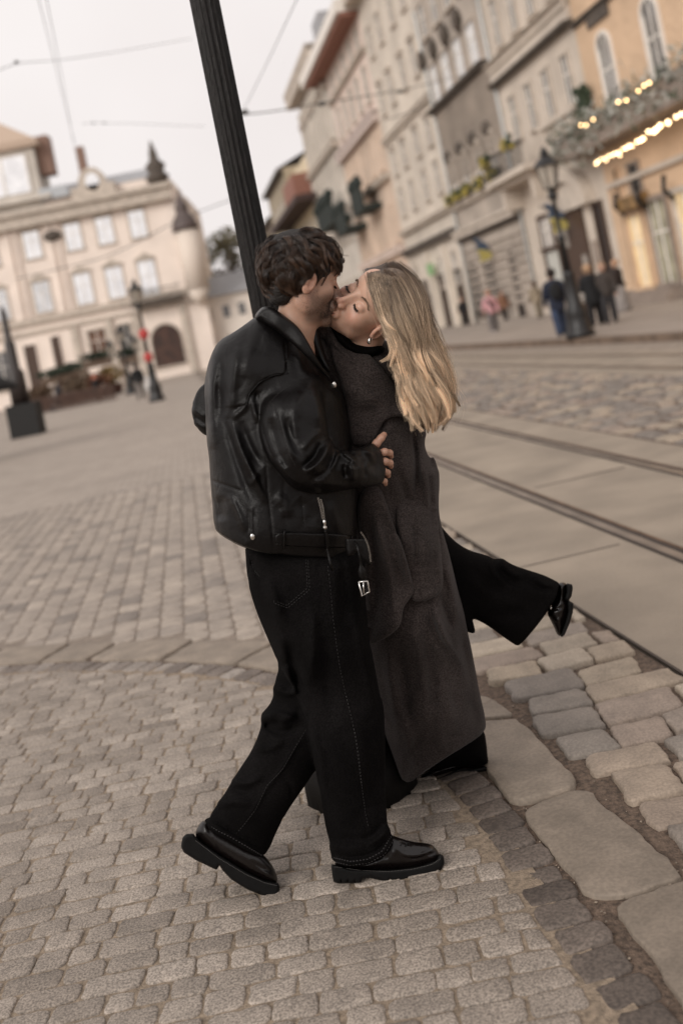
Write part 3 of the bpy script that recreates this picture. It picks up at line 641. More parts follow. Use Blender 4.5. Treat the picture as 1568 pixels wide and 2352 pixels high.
b = MB(FL()); b.box(-20.4, -19.6, -3, -2, 22.5, 26.2); b.build('chimney', mat('brick_red', (.24, .15, .115), .9), H)
b = MB(FL()); b.lathe([(.9, 0), (1.3, .8), (.8, 1.2), (1.1, 2.0), (.5, 2.6), (.45, 3.2), (.1, 4.6)], (-12.1, 0, 20.2), 10); b.build('urn', M_TRD, H, True)
# corner oriel with dark helmet roof, white side house, further tall house on the left
b = MB(FL()); b.lathe([(1.2, 0), (1.2, 6.4)], (-10.1, .6, 8.4), 12); b.lathe([(.3, 0), (1.2, 1.5)], (-10.1, .6, 6.88), 12); b.build('oriel', mat('oriel_pale', (.70,.61,.53), .9), H, True)
b = MB(FL()); b.lathe([(1.4, 0), (1.4, .4), (1.15, 1.2), (.7, 1.8), (.65, 2.2), (.75, 2.4), (.45, 3.0), (.25, 3.5), (.05, 4.5)], (-10.2, .6, 14.78), 12); b.build('oriel_roof', mat('dark_copper', (.10, .075, .07), .6), H, True)
window(H, -9.9, 10.4, 11.6, .5, glass=M_GLS, mull=False, sill=False)
fh_ = lambda x, y, z: (x*1.0636, YL+.3-y, 1.5+(z-1.5)*1.0636)
H = empty('house', (-34, YL+2, 0)); tag(H, 'taller cream house with a glazed attic at the left edge', 'house')
b = MB(fh_); b.box(-50, -23.0, -5, 0, 0, 25.3); b.box(-50, -22.0, -5, .8, 19.9, 20.28); b.build('wall', M_W6, H)
b = MB(fh_); b.box(-50, -22.4, -5, .6, 25.3, 26.0)
b.add([(-50, .6, 26), (-22.6, .6, 26), (-27, -2, 29.2), (-50, -2, 29.2), (-22.6, -5, 26)], [(0, 1, 2, 3), (1, 4, 2)]); b.build('roof', mat('peach_roof', (.47, .36, .28), .9), H)
b = MB(fh_); b.box(-30, -23.8, .01, .1, 20.9, 24.6); w_ = b.build('window', M_GW, H)
b = MB(fh_)
for s_ in (-30, -28.2, -26.4, -23.9): b.box(s_-.1, s_+.1, .101, .2, 20.9, 24.6)
b.build('sash', M_WHT, w_)
b = MB(fh_); b.box(-22.9, -21.6, -3, -1, 22.5, 26.4); b.build('chimney', mat('brick_red', (.24, .15, .115), .9), H)
H = empty('house', (-7, 107, 0)); tag(H, 'low white house with a grey roof past the palace corner', 'house')
f_ = lambda x, y, z: (x*.907, 107-y, z*.907)
b = MB(f_); b.box(-12.2, -5.6, -10, 0, 0, 8.3); b.build('wall', mat('white_plaster', (.76,.69,.62), .9, noise=.08, nscale=1), H)
b = MB(f_); b.add([(-12.6, .5, 8.3), (-5.2, .5, 8.3), (-5.2, -6, 11.2), (-10.5, -6, 11.2), (-12.6, -6, 8.3)], [(0, 1, 2, 3), (0, 3, 4)]); b.build('roof', M_ROOF, H)
for x_ in (-10.9, -8.7, -6.8):
    for z_ in (2, 5.6): MB(f_).box(x_-.4, x_+.4, .003, .06, z_, z_+1.4).build('window', M_GLS, H)
FR = _ST
# ------------------------------------------------------------------ distant trees
def tree(p, h, r, lab, n=900, col=(.10, .085, .045), seed=1):
    rg = random.Random(seed); e = empty('tree', p); tag(e, lab, 'tree', 'autumn trees behind the square')
    b = MB(); b.tube([(p[0], p[1], 0), (p[0]+.2, p[1], h*.4), (p[0], p[1], h*.8)], [.35, .25, .08], 7)
    for k in range(9):
        a = rg.uniform(0, 6.3); z = h*rg.uniform(.3, .6); b.tube([(p[0], p[1], z), (p[0]+r*.7*math.cos(a), p[1]+r*.7*math.sin(a), z+h*.25)], [.14, .03], 5)
    b.build('trunk', M_DOOR, e, True)
    V = []; F = []
    cl = [(Vector((rg.gauss(0, .45)*r, rg.gauss(0, .45)*r, h*.66+rg.gauss(0, .16)*h)), rg.uniform(.25, .5)*r) for _ in range(16)]
    for k in range(n):
        c, rr = rg.choice(cl); d = Vector((rg.gauss(0, 1), rg.gauss(0, 1), rg.gauss(0, 1))).normalized()*rr*rg.random()**.4
        q = Vector(p)+c+d; a = Vector((rg.gauss(0, 1), rg.gauss(0, 1), rg.gauss(0, 1))).normalized()*rg.uniform(.2, .4); bb = a.orthogonal().normalized()*a.length*.6
        i = len(V); V += [tuple(q-a), tuple(q+bb), tuple(q+a), tuple(q-bb)]; F.append((i, i+1, i+2, i+3))
    meshobj('crown', V, F, mat('leaf_%d' % seed, col, .8, noise=.5, nscale=1.), e)
tree((-7.2, 135, 0), 15.5, 5, 'olive green autumn tree behind the low white house', n=4200, seed=3)
tree((-10.5, 140, 0), 14, 3.5, 'brown autumn tree beside the palace corner', n=3000, col=(.12, .085, .06), seed=4)
tree((-3.8, 150, 0), 14.5, 5, 'rounded brownish tree at the end of the square', n=3600, col=(.11, .09, .06), seed=5)
# ------------------------------------------------------------------ signed-distance modelling, meshed by surface nets
def surfnet(Fd):
    """zero set of Fd (nx,ny,nz): vertex positions in index space and quads"""
    S = Fd < 0; nx, ny, nz = Fd.shape
    cx = np.zeros((nx-1, ny-1, nz-1), np.float32); cy = cx.copy(); cz = cx.copy(); cn = cx.copy()
    for ax in range(3):
        a = [slice(None)]*3; b = [slice(None)]*3; a[ax] = slice(0, -1); b[ax] = slice(1, None)
        A = Fd[tuple(a)]; B = Fd[tuple(b)]; X = S[tuple(a)] != S[tuple(b)]
        t = np.where(X, A/np.where(A-B == 0, 1, A-B), 0).astype(np.float32); Xf = X.astype(np.float32)
        o = [i for i in range(3) if i != ax]
        for d0 in (0, 1):
            for d1 in (0, 1):
                sl_ = [slice(None)]*3; sl_[ax] = slice(None)
                n0, n1 = Fd.shape[o[0]]-1, Fd.shape[o[1]]-1
                sl_[o[0]] = slice(d0, d0+n0); sl_[o[1]] = slice(d1, d1+n1)
                tt = t[tuple(sl_)]; xx = Xf[tuple(sl_)]
                acc = [cx, cy, cz]; acc[ax] += tt
                if d0: acc[o[0]] += xx
                if d1: acc[o[1]] += xx
                cn += xx
    M = cn > 0; idx = -np.ones(M.shape, np.int64); idx[M] = np.arange(M.sum()); I = np.argwhere(M).astype(np.float32)
    V = I+np.stack([cx[M], cy[M], cz[M]], 1)/cn[M][:, None]
    Q = []
    for ax in range(3):
        a = [slice(1, -1)]*3; b = [slice(1, -1)]*3; a[ax] = slice(0, -1); b[ax] = slice(1, None)
        A = S[tuple(a)]; B = S[tuple(b)]; X = np.argwhere(A != B); sg = A[A != B]
        o = [i for i in range(3) if i != ax]; base = X.copy(); base[:, o[0]] += 1; base[:, o[1]] += 1
        def g(d0, d1):
            p = base.copy(); p[:, o[0]] -= d0; p[:, o[1]] -= d1; return idx[p[:, 0], p[:, 1], p[:, 2]]
        q = np.stack([g(1, 1), g(0, 1), g(0, 0), g(1, 0)], 1)
        flip = (~sg) if ax != 1 else sg
        q[flip] = q[flip][:, ::-1]; Q.append(q)
    return V, np.concatenate(Q)
def smin(a, b, k):
    if np.ndim(k) == 0 and k <= 0: return np.minimum(a, b)
    h = np.clip(.5+.5*(b-a)/k, 0, 1); return b+(a-b)*h-k*h*(1-h)
def smax(a, b, k): return -smin(-a, -b, k)
def segd(px, py, A, B):
    ax, ay = A; bx, by = B; dx, dy = bx-ax, by-ay; l2 = dx*dx+dy*dy+1e-9
    t = np.clip(((px-ax)*dx+(py-ay)*dy)/l2, 0, 1); return np.hypot(px-ax-t*dx, py-ay-t*dy), t
def poly_sd(px, py, P):      # positive inside, in pixels of the frame
    d = np.full(np.broadcast(px, py).shape, 1e9); ins = np.zeros(d.shape, bool); n = len(P)
    for i in range(n):
        A, B = P[i], P[(i+1) % n]; d = np.minimum(d, segd(px, py, A, B)[0])
        c = ((A[1] > py) != (B[1] > py)); 
        with np.errstate(divide='ignore', invalid='ignore'): xx = (B[0]-A[0])*(py-A[1])/((B[1]-A[1]) or 1e-9)+A[0]
        ins ^= c & (px < xx)
    return np.where(ins, d, -d)
def smoothpoly(P, it=2):
    P = np.array(P, float)
    for _ in range(it):
        Q = np.roll(P, -1, 0); P = np.stack([.75*P+.25*Q, .25*P+.75*Q], 1).reshape(-1, 2)
    return P
def idw(px, py, C, p=2.5):
    C = np.array(C, float); w = 0; s = 0
    for x, y, v in C:
        k = 1/((px-x)**2+(py-y)**2+400.)**(p/2); w = w+k; s = s+k*v
    return s/w
def strokes(px, py, SL):
    """fold map in metres; every stroke = (points, width px, height m); tapers to its ends"""
    h = np.zeros(np.broadcast(px, py).shape)
    for P, w, a in SL:
        P = resample(P, max(3, 2*len(P)+3)) if len(P) > 2 else resample(P, 5)
        for _ in range(2): P[1:-1] = .5*P[1:-1]+.25*(P[:-2]+P[2:])
        n = len(P)-1; best = np.full(h.shape, 1e9); tt = np.zeros(h.shape)
        for i in range(n):
            d, t = segd(px, py, P[i], P[i+1]); m = d < best; best = np.where(m, d, best); tt = np.where(m, (i+t)/n, tt)
        tp = np.clip(np.minimum(tt, 1-tt)*4, 0, 1)**.7 if abs(a) > .0016 else 1.
        h += a*np.exp(-(best/w)**2)*tp
    return h
def vnoise(X, Y, Z, sc, seed=0):      # smooth value noise built from a few rotated sines (cheap, non-repeating enough for cloth)
    r = np.random.default_rng(seed); s = 0
    for i in range(6):
        k = r.normal(0, 1, 3); k /= np.linalg.norm(k); k *= sc*r.uniform(.6, 1.7); s = s+np.sin(X*k[0]+Y*k[1]+Z*k[2]+r.uniform(0, 6.3)+1.2*np.sin(X*k[2]*.7-Z*k[0]*.6+i))
    return s/6
def crease(X, Y, Z, sc, seed, w=.10):      # narrow valleys, as in worn leather and cloth
    v = np.abs(vnoise(X, Y, Z, sc, seed)); return -np.clip(1-v/w, 0, 1)**1.5
def push(P, Q, dx, dy):
    Q = {(round(x, 2), round(y, 2)) for x, y in Q}; return [(x+dx, y+dy) if (round(x, 2), round(y, 2)) in Q else (x, y) for x, y in P]
KM = 847.0       # frame px per metre around the couple
class Grid:
    def __init__(s, x0, x1, y0, y1, Y0, Y1, px=3.5, dy=.007):
        s.ax = np.arange(x0, x1+px, px); s.ay = np.arange(y0, y1+px, px); s.aY = np.arange(Y0, Y1+dy, dy)
        s.px = s.ax[:, None]; s.py = s.ay[None, :]; s.Y = s.aY[None, None, :].astype(np.float32)
        a, b = s.px-PX0, s.py-PY0; s.u = (CR*a-SR*b)/FP; s.v = (SR*a+CR*b)/FP
        s.X = (s.u[:, :, None]*s.Y).astype(np.float32); s.Z = (CAMH-s.v[:, :, None]*s.Y).astype(np.float32)
        s.YY = np.broadcast_to(s.Y, s.X.shape)
    def world(s, V):
        x = np.interp(V[:, 0], np.arange(len(s.ax)), s.ax); y = np.interp(V[:, 1], np.arange(len(s.ay)), s.ay); Y = np.interp(V[:, 2], np.arange(len(s.aY)), s.aY)
        a, b = x-PX0, y-PY0; u = (CR*a-SR*b)/FP; v = (SR*a+CR*b)/FP
        return np.stack([u*Y, Y, CAMH-v*Y], 1)
    def inflate(s, P, yc, T, R, pw=2.0, sm=2):
        P = smoothpoly(P, sm) if sm else P
        if isinstance(yc, list): yc = idw(s.px, s.py, yc)
        if isinstance(T, list): T = idw(s.px, s.py, T)
        e = np.minimum(poly_sd(s.px, s.py, P)/KM, R)
        yc = np.broadcast_to(yc, e.shape); T = np.broadcast_to(T, e.shape)
        q = (np.abs((s.Y-yc[:, :, None])/T[:, :, None])**pw+((1-e/R)**pw)[:, :, None])**(1/pw)
        return ((q-1)*np.minimum(T, R)[:, :, None]).astype(np.float32)
    def cut(s, Fd, P): return np.maximum(Fd, -(poly_sd(s.px, s.py, P)/KM)[:, :, None]).astype(np.float32)
    def chain(s, pts, rad, k=.02):
        """world-space capsule chain; pts are (x,y,Y) of the frame"""
        Wp = [W(*p) for p in pts]; return chainw(s.X, s.YY, s.Z, Wp, rad)
    def front(s, Fd):      # depth of the first surface met from the camera
        neg = Fd < 0; k = neg.argmax(2); ok = neg.any(2); k = np.clip(k, 1, len(s.aY)-1)
        I, J = np.indices(k.shape); a = Fd[I, J, k-1]; b = Fd[I, J, k]; t = np.clip(a/np.where(a-b == 0, 1, a-b), 0, 1)
        D = s.aY[k-1]+t*(s.aY[1]-s.aY[0]); D[~ok] = np.nan; return D
    def mesh(s, Fd, name, m, parent=None, it=1, attr=None):
        Fd = Fd.copy(); Fd[0] = Fd[-1] = 1; Fd[:, 0] = Fd[:, -1] = 1; Fd[:, :, 0] = Fd[:, :, -1] = 1
        V, Q = surfnet(Fd); V = s.world(V); V = relax(V, Q, it)
        return meshobj(name, V, Q, m, parent, True)
def relax(V, Q, it):
    for _ in range(it):
        A = np.zeros_like(V); n = np.zeros(len(V))
        for i in range(4):
            a, b = Q[:, i], Q[:, (i+1) % 4]
            for k in range(3): A[:, k] += np.bincount(a, V[b, k], len(V))+np.bincount(b, V[a, k], len(V))
            n += np.bincount(a, minlength=len(V))+np.bincount(b, minlength=len(V))
        V = .5*V+.5*A/np.maximum(n, 1)[:, None]
    return V
def chainw(X, Y, Z, P, rad, k=0):
    d = None
    if not hasattr(rad, '__len__'): rad = [rad]*len(P)
    for i in range(max(1, len(P)-1)):
        A = np.asarray(P[i], float); B = np.asarray(P[min(i+1, len(P)-1)], float); ab = B-A; l2 = ab@ab+1e-9
        t = np.clip(((X-A[0])*ab[0]+(Y-A[1])*ab[1]+(Z-A[2])*ab[2])/l2, 0, 1)
        q = np.sqrt((X-A[0]-t*ab[0])**2+(Y-A[1]-t*ab[1])**2+(Z-A[2]-t*ab[2])**2)-(rad[i]+(rad[min(i+1, len(P)-1)]-rad[i])*t)
        d = q if d is None else (smin(d, q, k) if k else np.minimum(d, q))
    return d
def ell(x, y, z, c, r):
    a = np.sqrt(((x-c[0])/r[0])**2+((y-c[1])/r[1])**2+((z-c[2])/r[2])**2)
    b = np.sqrt(((x-c[0])/r[0]**2)**2+((y-c[1])/r[1]**2)**2+((z-c[2])/r[2]**2)**2)+1e-9
    return a*(a-1)/b
def boxgrid(lo, hi, st):
    ax = [np.arange(lo[i], hi[i]+st, st) for i in range(3)]
    X, Y, Z = np.meshgrid(*ax, indexing='ij'); return X.astype(np.float32), Y.astype(np.float32), Z.astype(np.float32), ax
def boxmesh(Fd, ax):
    Fd = Fd.copy(); Fd[0] = Fd[-1] = 1; Fd[:, 0] = Fd[:, -1] = 1; Fd[:, :, 0] = Fd[:, :, -1] = 1
    V, Q = surfnet(Fd); V = np.stack([ax[i][0]+V[:, i]*(ax[i][1]-ax[i][0]) for i in range(3)], 1)
    Q = Q[:, ::-1]; return V, Q
class Frame:       # head frame: forward, left, up given in image axes (right, up, towards the camera)
    def __init__(s, x, y, Y, f, l, sc=1.):
        def w(a): a = np.array(a, float); return a[0]*np.array([CR, 0, -SR])+a[1]*np.array([SR, 0, CR])+a[2]*np.array([0, -1, 0])
        s.c = W(x, y, Y); f = w(f); f /= np.linalg.norm(f); l = w(l); l = l-f*(f@l); l /= np.linalg.norm(l); u = np.cross(f, l); s.R = np.stack([f, l, u], 1); s.sc = sc
    def to(s, p): return s.c+(np.asarray(p)*s.sc)@s.R.T
    def inv(s, p): return ((np.asarray(p)-s.c)@s.R)/s.sc
def head_sdf(f, l, u, male=True):
    al = np.abs(l)
    jw = .050 if male else .045
    d = ell(f, l, u, (-.010, 0, .036), (.093, .074, .086))
    d = smin(d, ell(f, l, u, (.030, 0, -.015), (.056, .059, .085)), .03)
    d = smin(d, ell(f, l, u, (.042, 0, -.075), (.044, .042, .034)), .02)
    d = smin(d, ell(f, l, u, (.076, 0, -.104 if male else -.100), (.018, .020 if male else .015, .016)), .02)
    d = smin(d, ell(f, al, u, (.004, jw, -.060), (.030, .013, .028)), .03)
    d = smin(d, ell(f, al, u, (.052, .042, -.030), (.026, .019, .022)), .02)
    d = smin(d, ell(f, l, u, (.062, 0, .055), (.030, .050, .035)), .03)
    if male: d = smin(d, chainw(f, al, u, [(.086, .010, .016), (.083, .030, .021), (.068, .046, .012)], [.006, .006, .004]), .014)
    d = smax(d, -ell(f, al, u, (.099, .031, .001), (.020, .018, .013)), .014)           # sockets
    d = smin(d, ell(f, al, u, (.0735, .0315, .0), (.0135, .0145, .0125)), .005)          # closed lids
    d = smax(d, -chainw(f, al, u, [(.0835, .019, -.003), (.0885, .031, -.0068), (.079, .0445, -.003)], .0008), .0022)
    nb = .0055 if male else .0045; tip = .120 if male else .114
    d = smin(d, chainw(f, l, u, [(.088, 0, .012), (tip-.014, 0, -.018), (tip-.006, 0, -.034)], [nb, nb+.001, .0085]), .012)
    d = smin(d, chainw(f, l, u, [(.076, 0, .010), (tip-.026, 0, -.018), (tip-.022, 0, -.036)], [nb+.004, .0105, .012]), .008)
    d = smin(d, ell(f, al, u, (.099, .0115, -.040), (.011, .0065, .0075)), .006)
    d = smax(d, -ell(f, al, u, (.105, .0062, -.0465), (.005, .003, .003)), .003)
    d = smin(d, ell(f, l, u, (.089, 0, -.066), (.014, .026, .016)), .012)
    d = smin(d, ell(f, l, u, (.1025, 0, -.0625), (.0065, .020, .0045)), .004)
    d = smin(d, ell(f, l, u, (.1015, 0, -.0725), (.0065, .018, .0055)), .004)
    d = smax(d, -chainw(f, al, u, [(.1085, 0, -.0672), (.104, .014, -.0668), (.094, .027, -.063 if not male else -.066)], [.0009, .0008, .0012]), .0022)
    d = smax(d, -ell(f, l, u, (.104, 0, -.086), (.006, .018, .005)), .01)
    d = smax(d, -ell(f, l, u, (.108, 0, -.053), (.004, .003, .006)), .004)
    if not male: d = smax(d, -chainw(f, al, u, [(.094, .018, -.042), (.088, .030, -.060)], .0012), .006)
    # ears
    e = ell(f*.94-u*.34, al, u*.94+f*.34, (.004, .0775, -.012), (.0175, .0085, .031))
    e = smax(e, -ell(f*.94-u*.34, al, u*.94+f*.34, (.008, .0865, -.010), (.0095, .0055, .0185)), .003)
    e = smin(e, ell(f, al, u, (.010, .076, -.014), (.004, .004, .006)), .004)
    d = smin(d, e, .005)
    return d
def hand_fingers(X, Y, Z, fingers):
    d = None
    for P, r in fingers:
        q = chainw(X, Y, Z, P, r, .004); d = q if d is None else smin(d, q, .003)
    return d
def hairobj(name, P, rad, m, parent, tip=.3, lock=None):
    """native hair curves; P is (strands, points, 3)"""
    n, k, _ = P.shape
    hc = bpy.data.hair_curves.new(name); hc.add_curves([k]*n)
    hc.position_data.foreach_set('vector', P.astype(np.float32).ravel())
    a = hc.attributes.get('radius') or hc.attributes.new('radius', 'FLOAT', 'POINT')
    t = np.linspace(0, 1, k); rr = rad*(1-(1-tip)*t**3); a.data.foreach_set('value', np.tile(rr, n).astype(np.float32))
    if lock is not None:
        la = hc.attributes.new('lock', 'FLOAT', 'CURVE'); la.data.foreach_set('value', np.asarray(lock, dtype=np.float32))
    hc.materials.append(m)
    o = bpy.data.objects.new(name, hc); COL.objects.link(o); setparent(o, parent); return o
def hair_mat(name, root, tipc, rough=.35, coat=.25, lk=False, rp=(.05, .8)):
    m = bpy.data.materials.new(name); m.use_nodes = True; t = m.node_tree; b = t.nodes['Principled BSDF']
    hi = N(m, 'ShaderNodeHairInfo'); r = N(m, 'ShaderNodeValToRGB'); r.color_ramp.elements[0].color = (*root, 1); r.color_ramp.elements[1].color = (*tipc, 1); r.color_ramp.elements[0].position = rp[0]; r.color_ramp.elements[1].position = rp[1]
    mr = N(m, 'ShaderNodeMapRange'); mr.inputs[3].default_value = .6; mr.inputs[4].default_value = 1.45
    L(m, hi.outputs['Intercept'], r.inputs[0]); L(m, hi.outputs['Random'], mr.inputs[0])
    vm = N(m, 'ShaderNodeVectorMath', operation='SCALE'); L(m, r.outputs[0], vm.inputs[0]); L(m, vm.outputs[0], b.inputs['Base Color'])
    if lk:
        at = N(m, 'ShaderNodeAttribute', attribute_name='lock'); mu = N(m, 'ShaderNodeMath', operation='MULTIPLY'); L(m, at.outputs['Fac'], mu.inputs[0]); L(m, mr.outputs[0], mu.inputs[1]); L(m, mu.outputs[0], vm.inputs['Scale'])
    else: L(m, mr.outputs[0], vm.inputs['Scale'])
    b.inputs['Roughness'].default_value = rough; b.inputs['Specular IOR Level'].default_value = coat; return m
# materials of the two figures
def cloth_mat(name, c, c2, sc, rough=.9, sheen=.2, bump=.3, fade=None):
    m = bpy.data.materials.new(name); m.use_nodes = True; b = m.node_tree.nodes['Principled BSDF']; tc = N(m, 'ShaderNodeTexCoord')
    n1 = N(m, 'ShaderNodeTexNoise', Scale=sc, Detail=2.); n2 = N(m, 'ShaderNodeTexNoise', Scale=7., Detail=5.)
    r = N(m, 'ShaderNodeValToRGB'); e = r.color_ramp.elements; e[0].position = .38; e[0].color = (*c, 1); e[1].position = .66; e[1].color = (*c2, 1)
    L(m, tc.outputs['Object'], n1.inputs[0]); L(m, tc.outputs['Object'], n2.inputs[0]); L(m, n1.outputs[0], r.inputs[0])
    mr = N(m, 'ShaderNodeMapRange'); mr.inputs[1].default_value = .3; mr.inputs[2].default_value = .7; mr.inputs[3].default_value = .75; mr.inputs[4].default_value = fade or 1.25
    L(m, n2.outputs[0], mr.inputs[0]); vm = N(m, 'ShaderNodeVectorMath', operation='SCALE'); L(m, r.outputs[0], vm.inputs[0]); L(m, mr.outputs[0], vm.inputs['Scale']); L(m, vm.outputs[0], b.inputs['Base Color'])
    b.inputs['Roughness'].default_value = rough; b.inputs['Sheen Weight'].default_value = sheen; b.inputs['Specular IOR Level'].default_value = .04
    bp = N(m, 'ShaderNodeBump', Strength=bump, Distance=.0015); L(m, n1.outputs[0], bp.inputs['Height']); L(m, bp.outputs[0], b.inputs['Normal']); return m
def leather_mat(name, c, rough=.42, bs=260, bump=.35, spec=.5):
    m = bpy.data.materials.new(name); m.use_nodes = True; b = m.node_tree.nodes['Principled BSDF']; tc = N(m, 'ShaderNodeTexCoord')
    vo = N(m, 'ShaderNodeTexVoronoi', Scale=bs, feature='DISTANCE_TO_EDGE'); n2 = N(m, 'ShaderNodeTexNoise', Scale=11., Detail=6.); n3 = N(m, 'ShaderNodeTexNoise', Scale=45., Detail=4.)
    for n_ in (vo, n2, n3): L(m, tc.outputs['Object'], n_.inputs[0])
    b.inputs['Base Color'].default_value = (*c, 1); b.inputs['Specular IOR Level'].default_value = spec
    mr = N(m, 'ShaderNodeMapRange'); mr.inputs[1].default_value = .3; mr.inputs[2].default_value = .7; mr.inputs[3].default_value = rough-.09; mr.inputs[4].default_value = rough+.13
    L(m, n2.outputs[0], mr.inputs[0]); L(m, mr.outputs[0], b.inputs['Roughness'])
    b1 = N(m, 'ShaderNodeBump', Strength=bump, Distance=.0013); b2 = N(m, 'ShaderNodeBump', Strength=.45, Distance=.003)
    L(m, vo.outputs['Distance'], b1.inputs['Height']); L(m, n3.outputs[0], b2.inputs['Height']); L(m, b2.outputs[0], b1.inputs['Normal']); L(m, b1.outputs[0], b.inputs['Normal']); return m
M_LEA = leather_mat('black_leather', (.0034, .0027, .0026), .36, 250, .6, .21); M_SHOE = leather_mat('shoe_leather', (.004, .0026, .0024), .25, 500, .12, .45)
M_DENIM = cloth_mat('black_denim', (.0018, .0016, .0016), (.0062, .0056, .0056), 420, .95, .0, .4, 1.9)
M_WOOL = cloth_mat('grey_wool', (.024, .0192, .0180), (.058, .047, .044), 260, .95, .07, .4, 1.15)
M_BLK = cloth_mat('black_cloth', (.0022, .0019, .0019), (.0048, .0042, .0042), 300, .9, .0, .3, 1.3)
M_RUB = mat('black_rubber', (.003, .0028, .0028), .7, spec=.2, noise=.3, nscale=60); M_STITCH = mat('pale_stitch', (.036, .033, .033), .9); M_DSTITCH = mat('dark_stitch', (.03, .027, .026), .7)
M_STEEL = mat('bright_steel', (.62, .60, .57), .22, metal=1.)
def skin_mat(name, c, c2, red=(.45, .17, .11)):
    m = bpy.data.materials.new(name); m.use_nodes = True; b = m.node_tree.nodes['Principled BSDF']; tc = N(m, 'ShaderNodeTexCoord')
    n1 = N(m, 'ShaderNodeTexNoise', Scale=35., Detail=5.); r = N(m, 'ShaderNodeValToRGB'); e = r.color_ramp.elements; e[0].position = .3; e[0].color = (*c, 1); e[1].position = .7; e[1].color = (*c2, 1)
    L(m, tc.outputs['Object'], n1.inputs[0]); L(m, n1.outputs[0], r.inputs[0])
    at = N(m, 'ShaderNodeAttribute', attribute_name='flush'); mx_ = N(m, 'ShaderNodeMix', data_type='RGBA'); mx_.inputs[7].default_value = (*red, 1)
    L(m, at.outputs['Fac'], mx_.inputs[0]); L(m, r.outputs[0], mx_.inputs[6])
    a2 = N(m, 'ShaderNodeAttribute', attribute_name='beard'); m2 = N(m, 'ShaderNodeMix', data_type='RGBA'); m2.inputs[7].default_value = (.07, .045, .034, 1)
    L(m, a2.outputs['Fac'], m2.inputs[0]); L(m, mx_.outputs[2], m2.inputs[6]); L(m, m2.outputs[2], b.inputs['Base Color'])
    b.inputs['Roughness'].default_value = .48; b.inputs['Subsurface Weight'].default_value = .25; b.inputs['Subsurface Radius'].default_value = (1, .35, .2); b.inputs['Subsurface Scale'].default_value = .006
    bp = N(m, 'ShaderNodeBump', Strength=.12, Distance=.001); n2 = N(m, 'ShaderNodeTexNoise', Scale=420., Detail=2.); L(m, tc.outputs['Object'], n2.inputs[0]); L(m, n2.outputs[0], bp.inputs['Height']); L(m, bp.outputs[0], b.inputs['Normal']); return m
M_SKM = skin_mat('skin_olive', (.37, .215, .15), (.43, .26, .185), (.42, .17, .12)); M_SKF = skin_mat('skin_fair', (.50, .305, .22), (.55, .345, .255), (.52, .21, .16))
def headmesh(fr, male, neck, nr, st=.0022):
    X, Y, Z, ax = boxgrid((-.13, -.095, -.215), (.135, .095, .135), st)
    d = head_sdf(X, Y, Z, male); P = [fr.inv(p) for p in neck]
    d = smin(d, chainw(X, Y, Z, [tuple(p) for p in P], nr), .022)
    V, Q = boxmesh(d, ax); return V, Q, P
def add_body(name, parts, m, attr=None):
    Vs = []; Qs = []; n = 0
    for V, Q in parts: Vs.append(V); Qs.append(Q+n); n += len(V)
    o = meshobj(name, np.concatenate(Vs), np.concatenate(Qs), m, None, True, attr=attr); return o
def drapeline(D, g, P, off, dens=1.0):
    """polyline of the frame laid on the depth map D of grid g -> world points"""
    P = resample(P, max(2, int(sum(math.dist(P[i], P[i+1]) for i in range(len(P)-1))/(5/dens))+2)); out = []
    for x, y in P:
        i = int(np.clip(round((x-g.ax[0])/(g.ax[1]-g.ax[0])), 0, len(g.ax)-1)); j = int(np.clip(round((y-g.ay[0])/(g.ay[1]-g.ay[0])), 0, len(g.ay)-1))
        d = D[i, j]
        if np.isnan(d): 
            if out: d = out[-1][3]+off
            else: continue
        out.append((x, y, 0, d-off))
    ds = np.array([o[3] for o in out]); 
    for _ in range(2):
        if len(ds) > 4: ds[1:-1] = .5*ds[1:-1]+.25*(ds[:-2]+ds[2:])
    return [tuple(W(o[0], o[1], dd)) for o, dd in zip(out, ds)]
def seam(D, g, P, r=.0012, off=.0002, name='seam', m=None, parent=None):
    b = MB(); pts = drapeline(D, g, P, off)
    if len(pts) > 2: b.tube(pts, r, 5); return b.build(name, m or M_LEA, parent, True)
def stitches(D, g, P, name, m, parent, r=.0007, on=.006, gap=.0035, off=.0008):
    pts = [Vector(p) for p in drapeline(D, g, P, off)]; b = MB(); s = 0; cum = [0]
    for i in range(1, len(pts)): cum.append(cum[-1]+(pts[i]-pts[i-1]).length)
    def at(t):
        k = max(0, min(len(pts)-2, int(np.searchsorted(cum, t, 'right'))-1)); f = (t-cum[k])/max(1e-6, cum[k+1]-cum[k]); return pts[k].lerp(pts[k+1], f)
    while s+on < cum[-1]: b.tube([at(s), at(s+on)], r, 4); s += on+gap
    return b.build(name, m, parent, True)
# ------------------------------------------------------------------ the street lamp post right behind the couple
r = empty('street_lamp', (*[G(832, 1812)[i] for i in (0, 1)], 0)); tag(r, 'tall fluted black lamp post close behind the kissing couple', 'lamp post')
LPX, LPY = r.location[0], r.location[1]
TOPP = W(454, -60, LPY)
b = MB(); b.lathe([(.19, 0), (.19, .10), (.175, .13), (.165, .16), (.15, .30), (.14, .34), (.115, .42), (.10, .62), (.11, .66), (.095, .70), (.07, .95), (.062, 1.0)], (LPX, LPY, 0), 40, .06, 10); b.build('base', mat('base_black', (.006, .005, .0045), .65, spec=.15), r, True)
px_ = LPX; n = 96; V = []; F = []
M_POLE = mat('pole_paint', (.010, .0078, .007), .45, spec=.3, noise=.5, nscale=14, bump=.4, bscale=60, stretch=(6, 6, .8))
prof = [(0.0485, .99), (.0485, 3.5), (.047, 5.2)]
V = []
